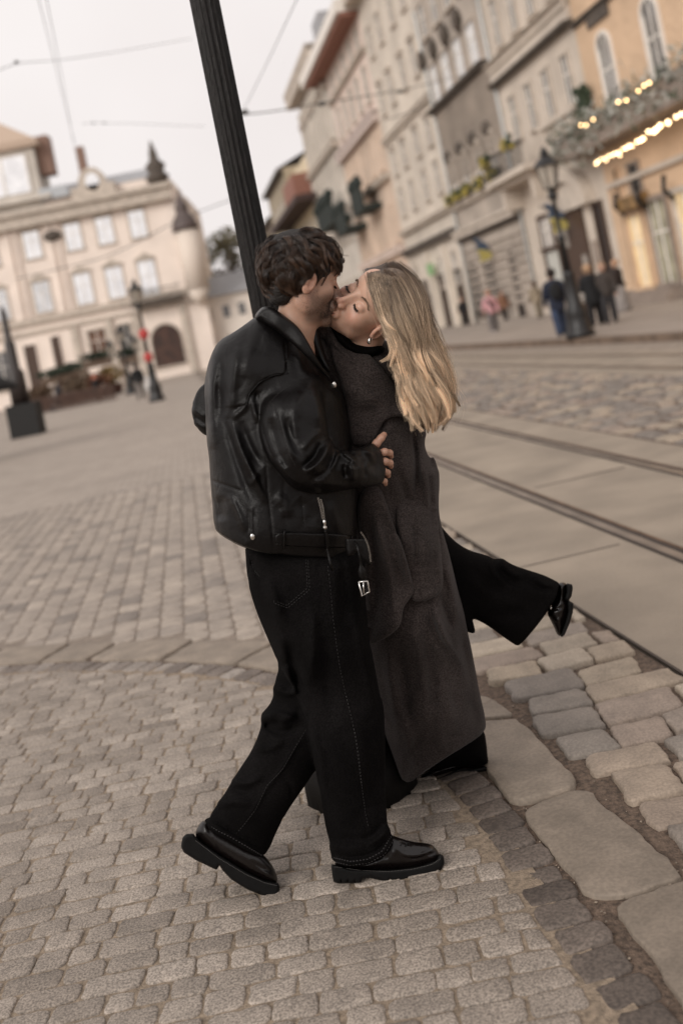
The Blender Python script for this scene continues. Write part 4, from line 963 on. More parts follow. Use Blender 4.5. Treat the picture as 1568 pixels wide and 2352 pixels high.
for rr, z in prof:
    lean = (z-1.0)*((TOPP[0]-W(560, 545, LPY)[0])/(TOPP[2]-W(560, 545, LPY)[2]))
    for i in range(n):
        a = 2*math.pi*i/n; q = rr*(1-.2*abs(math.sin(a*8))**.6 if True else 1)
        V.append((LPX+q*math.cos(a), LPY+q*math.sin(a), z))
F = [(j*n+i, j*n+(i+1) % n, (j+1)*n+(i+1) % n, (j+1)*n+i) for j in range(2) for i in range(n)]
meshobj('shaft', V, F, M_POLE, r, True)
# ------------------------------------------------------------------ the man
C1 = crop(700, 1150, 1.4933); C2 = crop(850, 1950, 1.16148); C3 = crop(600, 2600, 1.12); C4 = crop(850, 800, 1.7422)
HM = Frame(693, 643, 2.70, (.95, -.10, -.28), (-.28, 0, -.96))
neck = [W(690, 690, 2.705), W(676, 770, 2.71), W(660, 850, 2.72)]
hV, hQ, _ = headmesh(HM, True, neck, [.054, .057, .075], .0021)
loc = hV.copy(); hVw = HM.to(hV)
f_, l_, u_ = loc[:, 0], loc[:, 1], loc[:, 2]
beard = np.clip((-.030-u_+.35*np.clip(f_-.03, 0, 1))/.02, 0, 1)*np.clip((f_+.005)/.02, 0, 1)*np.clip((u_+.125)/.02, 0, 1)
lipm = np.exp(-(((f_-.103)/.010)**2+((l_)/.022)**2+((u_+.0675)/.008)**2)**2)
flush = np.clip(lipm*.8+np.exp(-(((f_-.11)/.02)**2+(l_/.02)**2+((u_+.034)/.015)**2))*.35+np.exp(-((np.abs(l_)-.078)/.012)**2-((f_)/.03)**2)*.35, 0, 1)
beard = beard*(1-lipm)*.62
# his right hand on her back: thumb above, four fingers curling round
CH = crop(700, 1150, 1.4933)
def ch(x, y, Y): p = CH((x, y))[0]; return W(p[0], p[1], Y)
HY = 2.69
fing = [([ch(1040, 800, HY+.005), ch(1062, 765, HY-.004), ch(1088, 735, HY-.002), ch(1104, 716, HY+.01)], [.0125, .0108, .0098, .0082]),
        ([ch(1060, 830, HY), ch(1108, 812, HY-.010), ch(1136, 818, HY+.004), ch(1143, 838, HY+.026)], [.011, .0098, .0088, .0076]),
        ([ch(1060, 870, HY), ch(1110, 866, HY-.012), ch(1138, 874, HY+.003), ch(1143, 892, HY+.026)], [.011, .0098, .0088, .0076]),
        ([ch(1055, 915, HY), ch(1100, 918, HY-.008), ch(1124, 928, HY+.006), ch(1128, 946, HY+.026)], [.0105, .0092, .0082, .007]),
        ([ch(1050, 955, HY), ch(1086, 966, HY-.003), ch(1108, 976, HY+.008), ch(1112, 992, HY+.024)], [.0095, .0082, .0074, .0062])]
lo = ch(1030, 690, HY)-.03; 
pts_ = np.array([p for F_, _ in fing for p in F_]+[ch(980, 880, HY)]); lo = pts_.min(0)-.03; hi = pts_.max(0)+.03
X, Y, Z, ax = boxgrid(lo, hi, .0022)
d = hand_fingers(X, Y, Z, fing)
d = smin(d, chainw(X, Y, Z, [ch(1040, 840, HY+.004), ch(1035, 940, HY+.008)], [.019, .017]), .012); d = smin(d, chainw(X, Y, Z, [ch(1040, 890, HY+.006), ch(960, 890, HY-.01)], [.026, .026]), .015)
haV, haQ = boxmesh(d, ax)
# the rest of the body inside the clothes
def bodychain(ch_list, lo, hi, st=.014):
    X, Y, Z, ax = boxgrid(lo, hi, st); d = None
    for P, rr in ch_list:
        q = chainw(X, Y, Z, P, rr, .03); d = q if d is None else smin(d, q, .05)
    return boxmesh(d, ax)
bc = [([W(668, 800, 2.72), W(640, 900, 2.72), W(650, 1100, 2.73), W(700, 1270, 2.74)], [.07, .09, .09, .08]),
      ([W(690, 1320, 2.72), W(790, 1620, 2.71), W(815, 1930, 2.74)], [.06, .04, .03]),
      ([W(670, 1330, 2.78), W(672, 1600, 2.82), W(560, 1880, 2.80)], [.05, .022, .022]),
      ([W(650, 880, 2.67), W(680, 1050, 2.57), W(860, 1065, 2.68)], [.04, .022, .022]),
      ([W(560, 860, 2.82), W(500, 940, 2.84), W(700, 960, 2.9)], [.035, .02, .02])]
al = np.concatenate([np.array(P) for P, _ in bc]); bV, bQ = bodychain(bc, al.min(0)-.13, al.max(0)+.13)
z0 = np.zeros(len(haV)+len(bV))
man = add_body('person', [(hVw, hQ), (haV, haQ), (bV, bQ)], M_SKM, {'flush': np.concatenate([flush, z0+.12]), 'beard': np.concatenate([beard, z0])})
tag(man, 'dark curly haired man in black leather jacket and black jeans kissing the blonde woman', 'person')

# --- jacket
gJ = Grid(430, 900, 690, 1300, 2.36, 3.0, 2.7, .0062)
PJ = C1((372,62),(330,95),(250,150),(190,178),(150,228),(120,300),(105,380),(98,450),(106,560),(110,740),(122,850),(133,970),(140,1080),(150,1240),(200,1285),(270,1322),(330,1348),(400,1372),(475,1387),(560,1390),(700,1403),(850,1414),(908,1408),(930,1370),(950,1320),(958,1250),(950,1150),(960,1050),(935,900),(915,700),(890,520),(850,450),(800,390),(740,320),(700,240),(650,165),(600,110),(500,60),(430,40))
PJx = push(PJ, C1((200,1285),(270,1322),(330,1348),(400,1372),(475,1387),(560,1390),(700,1403),(850,1414),(908,1408)), -4, 62)
body = gJ.inflate(PJx, [(560,780,2.72),(700,800,2.735),(520,1000,2.73),(780,1000,2.75),(550,1250,2.72),(800,1250,2.74)], [(600,760,.11),(560,850,.15),(700,950,.15),(600,1100,.17),(620,1250,.175),(820,1250,.155)], .15, 2.25)
PS = C1((420,520),(480,455),(560,415),(650,405),(700,415),(742,470),(772,570),(790,690),(803,745),(850,800),(900,800),(955,788),(1010,766),(1040,752),(1088,788),(1110,850),(1119,920),(1112,965),(1095,993),(1060,1010),(980,1018),(860,1034),(760,1044),(660,1040),(580,1005),(500,900),(445,790),(405,660))
slv = gJ.inflate(PS, [(640,860,2.645),(640,960,2.585),(650,1060,2.545),(720,1090,2.555),(800,1080,2.61),(880,1060,2.685)], [(650,860,.065),(640,960,.082),(660,1060,.085),(760,1080,.075),(870,1060,.052)], .075, 2.0)
PL = C1((125,410),(65,470),(35,540),(24,600),(34,655),(60,695),(112,742),(190,700),(190,430))
lsl = gJ.inflate(PL, 2.86, .05, .10, 2.0)-(strokes(gJ.px, gJ.py, [(C1(*p), w, a) for p, w, a in [([(40,560),(70,600),(110,620)], 6, .004), ([(38,640),(70,660),(110,690)], 6, .003), ([(45,600),(80,640),(112,660)], 6, -.003)]])[:, :, None]*np.ones_like(gJ.Y)).astype(np.float32)
body = gJ.cut(body, smoothpoly(PJ, 1))
kk = np.clip(1-(gJ.py-870)/70., 0, 1)*.04+.004; kk = np.broadcast_to(kk, (len(gJ.ax), len(gJ.ay)))[:, :, None]
FJ = smin(body, slv, kk); FJ = smin(FJ, lsl, .012)
nz = (vnoise(gJ.X, gJ.YY, gJ.Z, 16, 1)*.0035+vnoise(gJ.X, gJ.YY, gJ.Z, 38, 2)*.0011+vnoise(gJ.X, gJ.YY, gJ.Z, 85, 12)*.0006+crease(gJ.X, gJ.YY, gJ.Z*.6, 18, 41, .06)*.0014+crease(gJ.X, gJ.YY, gJ.Z, 70, 42, .13)*.0007)
arm2 = np.clip(poly_sd(gJ.px, gJ.py, smoothpoly(PS, 1))/8+.5, 0, 1)      # 1 on the sleeve
S1 = [(C1(*p), w, a) for p, w, a in [
 ([(800,735),(782,820),(725,895),(655,930)], 10, .017), ([(745,760),(720,840),(650,900)], 9, -.012), ([(835,800),(815,880),(760,940),(690,965)], 9, -.010),
 ([(848,812),(828,870),(805,915)], 7, .011), ([(862,808),(915,842),(955,885)], 7, .012), ([(890,812),(940,830)], 7, -.006), ([(905,870),(935,920),(930,975)], 9, .011), ([(880,880),(890,960)], 8, -.008),
 ([(980,800),(1030,820),(1052,880)], 8, .007), ([(985,850),(1000,960)], 8, -.006), ([(640,470),(600,600),(610,740)], 16, .008), ([(700,450),(730,560),(745,680)], 14, .006), ([(560,620),(590,760),(660,870)], 11, -.006),
 ([(520,600),(545,720),(600,860)], 9, .007), ([(470,620),(500,760),(560,900)], 12, -.007), ([(650,1000),(560,940),(500,850)], 10, .007), ([(760,690),(700,730),(650,800)], 9, .006),
 ([(480,545),(522,680),(572,830),(612,912)], 2.6, -.003), ([(700,990),(800,985),(900,1000)], 10, .005)]]
S2 = [(C1(*p), w, a) for p, w, a in [
 ([(247,630),(300,800),(350,900),(400,1000),(440,1100)], 9, .012), ([(215,620),(262,800),(330,1000),(380,1110)], 12, -.008), ([(300,640),(350,780),(420,900)], 12, -.010), ([(245,635),(330,560),(345,520)], 9, .007),
 ([(290,225),(262,400),(250,620)], 13, .008), ([(205,260),(190,450),(195,640)], 15, -.008), ([(160,300),(140,500),(150,800)], 15, .006), ([(400,120),(350,250),(330,400)], 16, .005),
 ([(352,1000),(385,960),(405,930)], 8, .007), ([(420,620),(440,760),(500,900)], 11, .008), ([(370,500),(372,560),(400,650)], 8, .009), ([(400,470),(380,540)], 7, -.007), ([(240,1050),(290,1150),(330,1260)], 9, .007), ([(190,1060),(200,1200)], 13, -.006),
 ([(500,1050),(560,1110),(560,1180)], 16, .007), ([(620,1080),(700,1150),(690,1230)], 18, -.006), ([(442,860),(450,1000),(478,1250),(492,1385)], 2.8, -.004), ([(133,970),(250,1010),(345,1046)], 2.4, -.003),
 ([(378,1120),(378,1240),(388,1330)], 2.6, -.003), ([(346,1130),(350,1260)], 2.6, -.003), ([(548,180),(556,300),(572,385)], 2.4, -.003), ([(640,1050),(650,1150),(660,1250)], 2.4, -.003), ([(800,1090),(830,1180),(860,1260)], 12, .006),
 ([(583,433),(640,420),(705,432)], 2.6, -.0035), ([(583,433),(500,490),(463,530)], 2.6, -.0035), ([(463,530),(432,600),(395,655)], 2.6, -.003), ([(620,250),(640,330),(660,400)], 12, .005)]]
sh_ = lambda S_, kw, ka: [(P, w*kw if w > 3 else w, a*ka if w > 3 else a) for P, w, a in S_]
h = strokes(gJ.px, gJ.py, sh_(S1, .76, 1.2))*arm2+strokes(gJ.px, gJ.py, sh_(S2, .78, 1.1))*(1-arm2)
edge = C1((570,373),(483,384),(405,424),(352,488),(330,560)); inside = poly_sd(gJ.px, gJ.py, smoothpoly(C1((567,373),(483,384),(405,424),(352,488),(330,560),(100,560),(100,0),(560,0)), 1))
de = np.full(inside.shape, 1e9)
for i in range(4): de = np.minimum(de, segd(gJ.px, gJ.py, edge[i], edge[i+1])[0])
h += .0065*np.clip(inside/2.5+.5, 0, 1)*np.exp(-(de/45)**2)
FJ = FJ-(h[:, :, None]*np.clip((2.86-gJ.Y)/.1, 0, 1)).astype(np.float32)-nz.astype(np.float32)
# open the front at the neck so the throat and collar show
jk = gJ.mesh(FJ, 'jacket', M_LEA, man, 1); DJ = gJ.front(FJ)
gc = Grid(560, 860, 660, 900, 2.45, 2.95, 3, .0055)
PC = C1((372,62),(400,20),(430,-4),(475,-4),(520,30),(570,66),(620,106),(662,165),(704,240),(748,322),(800,385),(820,430),(780,390),(730,345),(640,252),(560,180),(480,118),(420,85))
col = gc.inflate(PC, [(590,730,2.70),(640,740,2.635),(700,800,2.615),(760,900,2.66)], [(590,730,.06),(640,740,.024),(700,800,.015),(760,900,.012)], .012, 2.0)
gc.mesh(col, 'collar', M_LEA, jk, 1)
PC2 = C4((430,640),(470,600),(560,640),(600,740),(620,860),(690,1040),(660,1040),(600,960),(540,840),(480,720))
col2 = gc.inflate(PC2, [(680,760,2.73),(700,800,2.72),(760,880,2.70)], .03, .015, 2.0); gc.mesh(col2, 'lapel', M_LEA, jk, 1)
gb = Grid(615, 850, 1210, 1300, 2.42, 2.8, 2.4, .0045)
iJ = np.clip(np.round((gb.ax-gJ.ax[0])/2.7).astype(int), 0, len(gJ.ax)-1); jJ = np.clip(np.round((gb.ay-gJ.ay[0])/2.7).astype(int), 0, len(gJ.ay)-1)
DB = DJ[np.ix_(iJ, jJ)]; DB = np.where(np.isnan(DB), 2.70, DB)
for _ in range(6): DB = .5*DB+.25*(np.roll(DB, 1, 0)+np.roll(DB, -1, 0))
def belt(P, name, t=.011, r=.0028): return gb.mesh(gb.inflate(C1(*P), DB-t*.4, t, r, 2.5, 1), name, M_LEA, jk, 0)
bl = belt([(492,1262),(600,1263),(720,1268),(850,1272),(905,1280),(930,1292),(930,1345),(900,1350),(800,1350),(650,1344),(494,1336)], 'belt')
for q_ in ([(538,1248),(557,1248),(556,1355),(536,1355)], [(772,1262),(792,1262),(800,1362),(780,1362)], [(917,1282),(936,1282),(940,1352),(915,1352)]): belt(q_, 'belt_loop', .017, .003)
for q_ in ([(500,1270),(700,1275),(880,1283)], [(500,1328),(700,1338),(900,1343)]): stitches(DJ, gJ, C1(*q_), 'stitching', M_DSTITCH, bl, .0006, off=.0125)
for q_ in ([(583,438),(520,478),(466,535),(440,600)], [(484,545),(526,680),(576,830),(616,905)], [(558,300),(574,380)], [(140,982),(250,1022),(340,1052)], [(452,860),(460,1000),(486,1250)]):
    stitches(DJ, gJ, C1(*q_), 'stitching', M_DSTITCH, jk, .0006, off=.0012)
seam(DJ, gJ, edge, .0018, .0, 'flap_edge', M_LEA, jk)
# zips, slider, snaps, hanging strap and buckle
def zipper(P, name, off=.003):
    z = MB(); pts = [Vector(p) for p in drapeline(DJ, gJ, C1(*P), off, 2.2)]
    for i in range(len(pts)-1):
        if i % 1 == 0:
            t = (pts[i+1]-pts[i]).normalized(); sx = t.cross(Vector((0, 1, 0))).normalized()*.0022; z.tube([pts[i]-sx, pts[i]+sx], .0007, 4)
    return z.build(name, M_STEEL, jk)
zipper([(735,1070),(748,1120),(762,1190)], 'zip_teeth'); zipper([(750,1078),(762,1120),(770,1190)], 'zip_teeth')
gf = Grid(780, 860, 1235, 1365, 2.48, 2.72, 2.4, .0045)
flp = gf.inflate(C1((880,1230),(960,1245),(985,1262),(1010,1300),(1030,1355),(1040,1430),(1034,1450),(1012,1446),(985,1420),(955,1370),(925,1400),(890,1400)), 2.575, .018, .012, 2.2, 1)
gf.mesh(flp, 'front_flap', M_LEA, jk, 1); Df = gf.front(flp); z = MB()
pts = [Vector(p) for p in drapeline(Df, gf, C1((975,1262),(996,1292),(1014,1335),(1024,1380),(1030,1432)), .0015, 2.0)]
for i in range(len(pts)-1):
    t_ = (pts[i+1]-pts[i]).normalized(); sx = t_.cross(Vector((0, 1, 0))).normalized()*.002; z.tube([pts[i]-sx, pts[i]+sx], .0007, 4)
z.build('zip_teeth', M_STEEL, jk); zipper([(1050,1014),(1085,1018)], 'zip_teeth', .004)
p = Vector(drapeline(DJ, gJ, C1((768,1190),(774,1245)), .006)[0]); q = Vector(drapeline(DJ, gJ, C1((768,1190),(775,1245)), .007)[-1])
b = MB(); b.tube([p, p.lerp(q, .45), p.lerp(q, .55), q-Vector((0, 0, -.006)), q], [.004, .0048, .003, .0062, .0058], 8); b.build('zip_slider', M_STEEL, jk, True)
b = MB(); b.tube(drapeline(DJ, gJ, C1((775,1250),(785,1350)), .010)+[tuple(ch(800, 1420, 2.53)), tuple(ch(816, 1476, 2.545))], .0036, 5); b.build('zip_pull', M_LEA, jk, True)
for c_ in ((369, 1288), (826, 436)):
    p = drapeline(DJ, gJ, C1(c_, (c_[0]+8, c_[1])), .002)[0]; b = MB(); b.ball(p, (.0062, .003, .0085), 12, 8); b.build('snap', M_STEEL, jk, True)
b = MB(); P = [ch(935, 1310, 2.56), ch(955, 1345, 2.54), ch(968, 1400, 2.535), ch(978, 1470, 2.545), ch(985, 1520, 2.55)]; P = resample(P, 14)
b.tube([tuple(p) for p in P], [.0028]*9+[.005, .0095, .011, .011, .011], 6); b.build('hanging_strap', M_LEA, jk, True)
def c2(x, y, Y): p = C2((x, y))[0]; return W(p[0], p[1], Y)
b = MB(); b.tube([tuple(c2(x, y, 2.535)) for x, y in ((574,268),(612,266),(622,312),(588,330),(574,268))], .0023, 6); b.tube([tuple(c2(594, 270, 2.53)), tuple(c2(597, 322, 2.53))], .0018, 6); b.build('buckle', M_STEEL, jk, True)

# --- jeans
gT = Grid(455, 925, 1235, 2010, 2.5, 2.98, 3.6, .0075)
P1 = C2((78,90),(85,180),(92,280),(130,400),(190,540),(240,640),(300,740),(342,850))+C3((640,250),(665,380),(690,530),(715,650),(722,708),(800,727),(880,717),(945,685),(992,603),(965,570),(953,540),(948,420),(945,200),(938,20))+C2((668,780),(640,620),(615,480),(600,330),(600,90))
P2 = C2((120,330),(200,560),(235,630),(207,720),(203,785),(148,858),(158,892),(120,990),(40,1110))+C3((300,370),(240,470),(176,540),(230,590),(290,615),(360,655),(432,690),(468,640),(482,598),(540,490),(650,320),(740,180))+C2((500,900),(480,420))
P1x = push(P1, C3((722,708),(800,727),(880,717),(945,685),(992,603)), 4, 42); P2x = push(P2, C3((176,540),(230,590),(290,615),(360,655),(432,690)), -26, 44)
leg1 = gT.inflate(P1x, [(650,1300,2.73),(720,1450,2.71),(790,1700,2.72),(820,1950,2.75)], [(600,1300,.14),(700,1300,.15),(700,1450,.13),(800,1650,.095),(815,1930,.075)], .10, 2.1)
leg2 = gT.inflate(P2x, [(640,1450,2.78),(640,1650,2.83),(560,1900,2.80)], [(640,1450,.12),(640,1650,.09),(550,1900,.07)], .085, 2.1)
leg1 = gT.cut(leg1, smoothpoly(P1, 1)); leg2 = gT.cut(leg2, smoothpoly(P2, 1))
F1m = np.clip(poly_sd(gT.px, gT.py, smoothpoly(P1, 1))/10+.5, 0, 1)
h1 = strokes(gT.px, gT.py, [(C2(*p), w, a) for p, w, a in [
 ([(240,640),(300,800),(350,860)], 11, .010), ([(225,400),(270,560),(330,760)], 12, -.010), ([(170,250),(240,420),(265,620)], 14, .010), ([(360,720),(380,560),(370,380)], 14, .009), ([(420,500),(440,700),(470,900)], 18, -.007), ([(560,400),(600,600),(640,800)], 14, .006),
 ([(100,150),(125,230),(160,290)], 4, -.004), ([(350,850),(400,1000),(430,1200)], 12, .007), ([(600,900),(640,1050),(650,1200)], 16, -.006), ([(500,200),(520,330),(510,460)], 12, -.005)]]
 +[(C3(*p), w, a) for p, w, a in [([(700,640),(780,660),(860,640)], 11, .006), ([(760,600),(830,620),(900,600),(940,530)], 9, -.006), ([(870,640),(930,600),(955,560)], 7, .007), ([(720,696),(800,712),(880,702),(940,670),(988,598)], 7, .006), ([(725,675),(800,692),(875,680),(930,650),(970,580)], 3, -.004)]])
h2 = strokes(gT.px, gT.py, [(C3(*p), w, a) for p, w, a in [
 ([(430,100),(500,120),(580,90)], 9, .010), ([(435,140),(520,170),(600,130)], 9, -.008), ([(395,225),(450,240),(520,200)], 8, .007), ([(300,370),(370,380),(430,350)], 7, .008), ([(290,400),(360,415),(400,400)], 6, -.005), ([(240,470),(330,450),(400,470)], 9, .006), ([(180,525),(290,600),(430,678)], 6, .005), ([(195,510),(300,580),(440,655)], 3, -.004),
 ([(610,160),(540,270),(500,340),(440,400),(400,480),(340,560)], 5, .004)]]+[(C2(*p), w, a) for p, w, a in [([(205,720),(260,760),(320,740)], 9, .008), ([(150,858),(220,840),(300,860)], 8, .009), ([(160,890),(240,880)], 8, -.008)]])
FT = smin(leg1, leg2, .006)
hh = (h1*F1m+h2*(1-F1m))*2.0
FT = FT-(hh[:, :, None]*np.ones_like(gT.Y)).astype(np.float32)-(vnoise(gT.X, gT.YY, gT.Z, 22, 3)*.003+vnoise(gT.X, gT.YY, gT.Z, 60, 4)*.0012+crease(gT.X, gT.YY, gT.Z*.6, 20, 43)*.0035).astype(np.float32)
jn = gT.mesh(FT, 'jeans', M_DENIM, man, 1); DT = gT.front(FT)
for q_ in (C2((440,200),(452,300),(462,420),(480,560),(492,640),(515,750),(545,870),(562,960),(575,1060),(585,1150)), C3((782,10),(800,90),(822,180),(838,290),(848,400),(862,500),(876,570))):
    stitches(DT, gT, q_, 'stitching', M_STITCH, jn, .0006, .005, .005, .001)
for q_ in (C2((100,150),(118,215),(145,250)), C2((205,350),(208,362),(265,383),(362,302),(352,165)), C2((345,170),(352,295),(262,372),(212,352)), C3((612,152),(560,240),(520,310),(500,335),(450,385),(420,450),(400,490),(350,555),(318,590))):
    stitches(DT, gT, q_, 'stitching', M_STITCH, jn, .0006, .005, .0035, .001)
for q_ in (C3((728,706),(800,722),(876,712),(942,676),(986,604)), C3((185,536),(240,575),(300,605),(360,640),(428,680)), C3((730,690),(800,706),(872,696),(930,664),(972,596))): stitches(DT, gT, q_, 'hem_stitching', mat('faded_hem', (.034, .031, .031), .9), jn, .0012, .004, .005, .0005)
# --- shoes
M_WELT = mat('welt_stitch', (.16, .15, .14), .7)
def shoe(up, sole, yc, folds, welt, lugs, T=.047):
    xs = [p[0] for p in C3(*(up+sole))]; ys = [p[1] for p in C3(*(up+sole))]
    g = Grid(min(xs)-8, max(xs)+8, min(ys)-8, max(ys)+8, yc-.075, yc+.075, 2.6, .004)
    u = g.inflate(C3(*up), yc, T-.004, .042, 2.0); u = u-(strokes(g.px, g.py, [(C3(*p), w, a) for p, w, a in folds])[:, :, None]).astype(np.float32)
    s = g.inflate(C3(*sole), yc, T, .009, 4, 0)
    for A in lugs:
        (a, b_), w_ = C3(A[0], A[1]), A[2]; dd = segd(g.px, g.py, a, b_)[0]/KM-w_; s = np.maximum(s, -(np.maximum(dd[:, :, None], np.abs(g.Y-yc+T)-.012))).astype(np.float32)
    so_ = g.mesh(u, 'shoe', M_SHOE, man, 1); sb = g.mesh(s, 'sole', M_RUB, so_, 0); D = g.front(s); Du = g.front(u)
    stitches(D, g, C3(*welt), 'welt_stitching', M_WELT, so_, .0005, .002, .002, .001)
    return so_, g, Du
so1, gs, Du = shoe([(733,690),(780,700),(890,700),(960,590),(1010,608),(1060,622),(1135,630),(1158,650),(1182,688),(1178,715),(1100,742),(960,752),(850,750),(735,740)],
     [(718,716),(722,760),(728,792),(745,798),(840,797),(852,778),(880,775),(940,792),(1000,799),(1060,790),(1120,775),(1175,750),(1194,715),(1190,682),(1172,672),(1160,700),(1090,725),(1000,738),(900,742),(800,738),(740,720)], 2.752,
     [([(985,640),(1010,680),(1080,682),(1148,655)], 3.5, .0035), ([(985,652),(1010,692),(1080,694),(1155,668)], 3, -.003), ([(960,690),(990,660)], 6, .003), ([(940,700),(975,670)], 5, -.003), ([(850,705),(930,700)], 8, .002), ([(1000,620),(1060,640)], 4, -.002)],
     [(735,728),(850,744),(960,748),(1060,738),(1140,718),(1180,692)], [((x, 800), (x-1, y_), .0016) for x, y_ in ((760, 785), (790, 786), (820, 786), (965, 780), (1000, 785), (1035, 780), (1070, 774), (1105, 766), (1140, 755), (1168, 742))])
so2, gs2, Du2 = shoe([(146,585),(165,550),(182,528),(250,570),(340,620),(430,670),(465,710),(485,745),(498,790),(470,812),(380,780),(250,702),(160,628)],
     [(90,628),(95,605),(110,590),(140,588),(165,618),(250,678),(370,752),(440,785),(500,798),(503,825),(496,857),(445,856),(365,822),(300,782),(262,742),(250,722),(238,742),(150,700),(100,668),(89,645)], 2.795,
     [([(380,700),(420,730),(470,750)], 5, -.003), ([(200,560),(215,600),(240,650)], 3, -.0015)],
     [(150,618),(250,694),(360,760),(440,795),(495,808)], [((x-4, y_+6), (x+4, y_-10), .0015) for x, y_ in ((140,700),(165,712),(190,724),(290,790),(320,806),(350,822),(380,836),(412,848),(445,858),(474,862))])
b = MB()
for x in (1000, 1022, 1044): b.tube([tuple(W(*C3((x-14, 640-x*.0))[0], 2.715)), tuple(W(*C3((x-2, 626))[0], 2.73)), tuple(W(*C3((x+10, 632))[0], 2.76))], .0022, 6)
b.build('laces', M_RUB, so1, True)

# --- hair of the man
M_HM = hair_mat('dark_brown_hair', (.008, .0046, .003), (.050, .027, .016), .28, .5, lk=True)
M_HMC = mat('hair_mass_dark', (.009, .006, .0045), .7, bump=.8, bscale=160)
def scalp(n, seed, male=True, C=np.array((-.010, 0, .036)), R=np.array((.094, .075, .087))):
    g = np.random.default_rng(seed); out = []
    while len(out) < n:
        v = g.normal(0, 1, 3); v /= np.linalg.norm(v); p = C+v*R; f, l, u = p
        al_ = abs(l)
        if u > .07: ok = f < .078-.3*al_
        elif u > .004: ok = f < .026+.62*u-.15*al_
        elif u > -.02: ok = f < .012 if al_ < .05 else (f < -.022 or (.012 < f < .026))
        else: ok = f < -.030 and u > -.078
        if ok: nn = v/R; out.append((p, nn/np.linalg.norm(nn)))
    return np.array([o[0] for o in out]), np.array([o[1] for o in out])
X, Y, Z, ax = boxgrid((-.13, -.105, -.11), (.12, .105, .15), .0035)
d = ell(X, Y, Z, (-.012, 0, .043), (.103, .084, .092)); d = smin(d, ell(X, Y, Z, (-.052, 0, -.030), (.040, .052, .050)), .03)
cut = np.maximum(.0-(X-(.034+.62*np.clip(Z, 0, .075))), 0)   # keep behind the hairline
face = (.040+.75*np.clip(Z+.01, -.03, .085))-X; d = smax(d, -face, .006)
earc = ell(X, np.abs(Y), Z, (.012, .078, -.036), (.034, .022, .034)); d = smax(d, -earc, .006); d = smax(d, -(Z+.076), .01)
d = d-(vnoise(X, Y, Z, 90, 5)*.004+vnoise(X, Y, Z, 190, 6)*.002)
V, Q = boxmesh(d, ax); hm = meshobj('hair', HM.to(V), Q, M_HMC, man, True)
LK = []
def curls(n, per, seed, Lr=(.07, .105), H=.014, amp=(.003, .0065), k=18, spread=.005, low=False, fr=HM):
    """wavy locks combed over the scalp from the crown, each bending off the skull in S-waves"""
    P0, NN = scalp(n*(6 if low else 1), seed)
    if low: q_ = np.argsort(P0[:, 2])[:n]; P0, NN = P0[q_], NN[q_]
    g = np.random.default_rng(seed+1); cr = np.array((-.045, -.01, .118)); C = np.array((-.010, 0, .036)); R = np.array((.096, .078, .089)); allP = []; K = []
    dn = fr.inv(fr.c+np.array((0, 0, -1.))); dn = dn/np.linalg.norm(dn); t = np.linspace(0, 1, k)
    for i in range(n):
        p = P0[i]; nn = NN[i]; d = p-cr; d = d-nn*(d@nn); d /= np.linalg.norm(d)+1e-6; s = np.cross(nn, d)
        a = .55*math.sin(p[0]*38+p[1]*25+p[2]*31)+g.normal(0, .38); d = d*math.cos(a)+s*math.sin(a)
        Ln = g.uniform(*Lr)*(.55 if p[2] < -.01 else 1.); w = g.uniform(.9, 1.5)*Ln/.085*2*math.pi; ph = g.uniform(0, 6.3); am = g.uniform(*amp); hg = H*g.uniform(.35, 1.15)*(.5 if p[2] < -.01 else 1)
        pts = [p]; sv = []; nv = []
        for j in range(k):
            v = (pts[-1]-C)/R; nn = v/R; nn /= np.linalg.norm(nn); d = d-nn*(d@nn)*.8+dn*.05*t[j]; d /= np.linalg.norm(d); s = np.cross(nn, d); s /= np.linalg.norm(s); sv.append(s); nv.append(nn)
            q = pts[-1]+d*Ln/k; v = (q-C)/R; r_ = np.linalg.norm(v); 
            if r_ < 1 or t[j] < .6: q = C+v/r_*R
            pts.append(q)
        path = np.array(pts[:k]); sv = np.array(sv); nv = np.array(nv); env = np.clip(t*2.5, 0, 1)
        path = path+nv*(.002+hg*np.sin(np.pi*np.clip(t*.85, 0, 1))*1.0+am*.75*env*np.cos(w*t+ph))[:, None]+sv*(am*env*np.sin(w*t+ph))[:, None]+nv*(np.clip(t-.8, 0, 1)*g.normal(.01, .03))[:, None]
        off = g.normal(0, spread, (per, 1)); o2 = g.normal(0, spread*.45, (per, 1)); wid = (1-.65*t)[None]
        A = path[None]+sv[None]*(off*wid)[..., None]+nv[None]*(np.abs(o2)*wid)[..., None]+np.cumsum(g.normal(0, .0006, (per, k, 3)), 1)*.5
        ph2 = g.normal(0, .35, (per, 1)); A = A+sv[None]*(.0022*np.sin(w*t[None]+ph+ph2)*env)[..., None]
        allP.append(A); K.append(np.full(per, math.exp(g.normal(0, .38))))
    A = np.concatenate(allP); LK.clear(); LK.extend(np.concatenate(K)); q = (A-C)/R; m = np.linalg.norm(q, axis=2, keepdims=True); A = np.where(m < 1, C+q/m*R, A)
    f, u = A[..., 0], A[..., 2]; bad = (((f > -.014) & (u < -.016)) | ((f > .046) & (u < .018))).any(1); LK[:] = list(np.array(LK)[~bad]); A = A[~bad]
    return fr.to(A)
PH = curls(500, 56, 11, (.065, .10), .017, (.003, .0075), 18, .0055)
hairobj('hair_strands', PH, .0003, M_HM, hm, lock=LK)
PH = curls(190, 34, 51, (.05, .075), .010, (.002, .005), 12, .005, low=True); hairobj('nape_hair', PH, .0003, M_HM, hm, lock=LK)
PH = curls(150, 9, 31, (.08, .12), .024, (.005, .010), 20, .004); hairobj('loose_curls', PH, .00024, M_HM, hm, lock=LK)
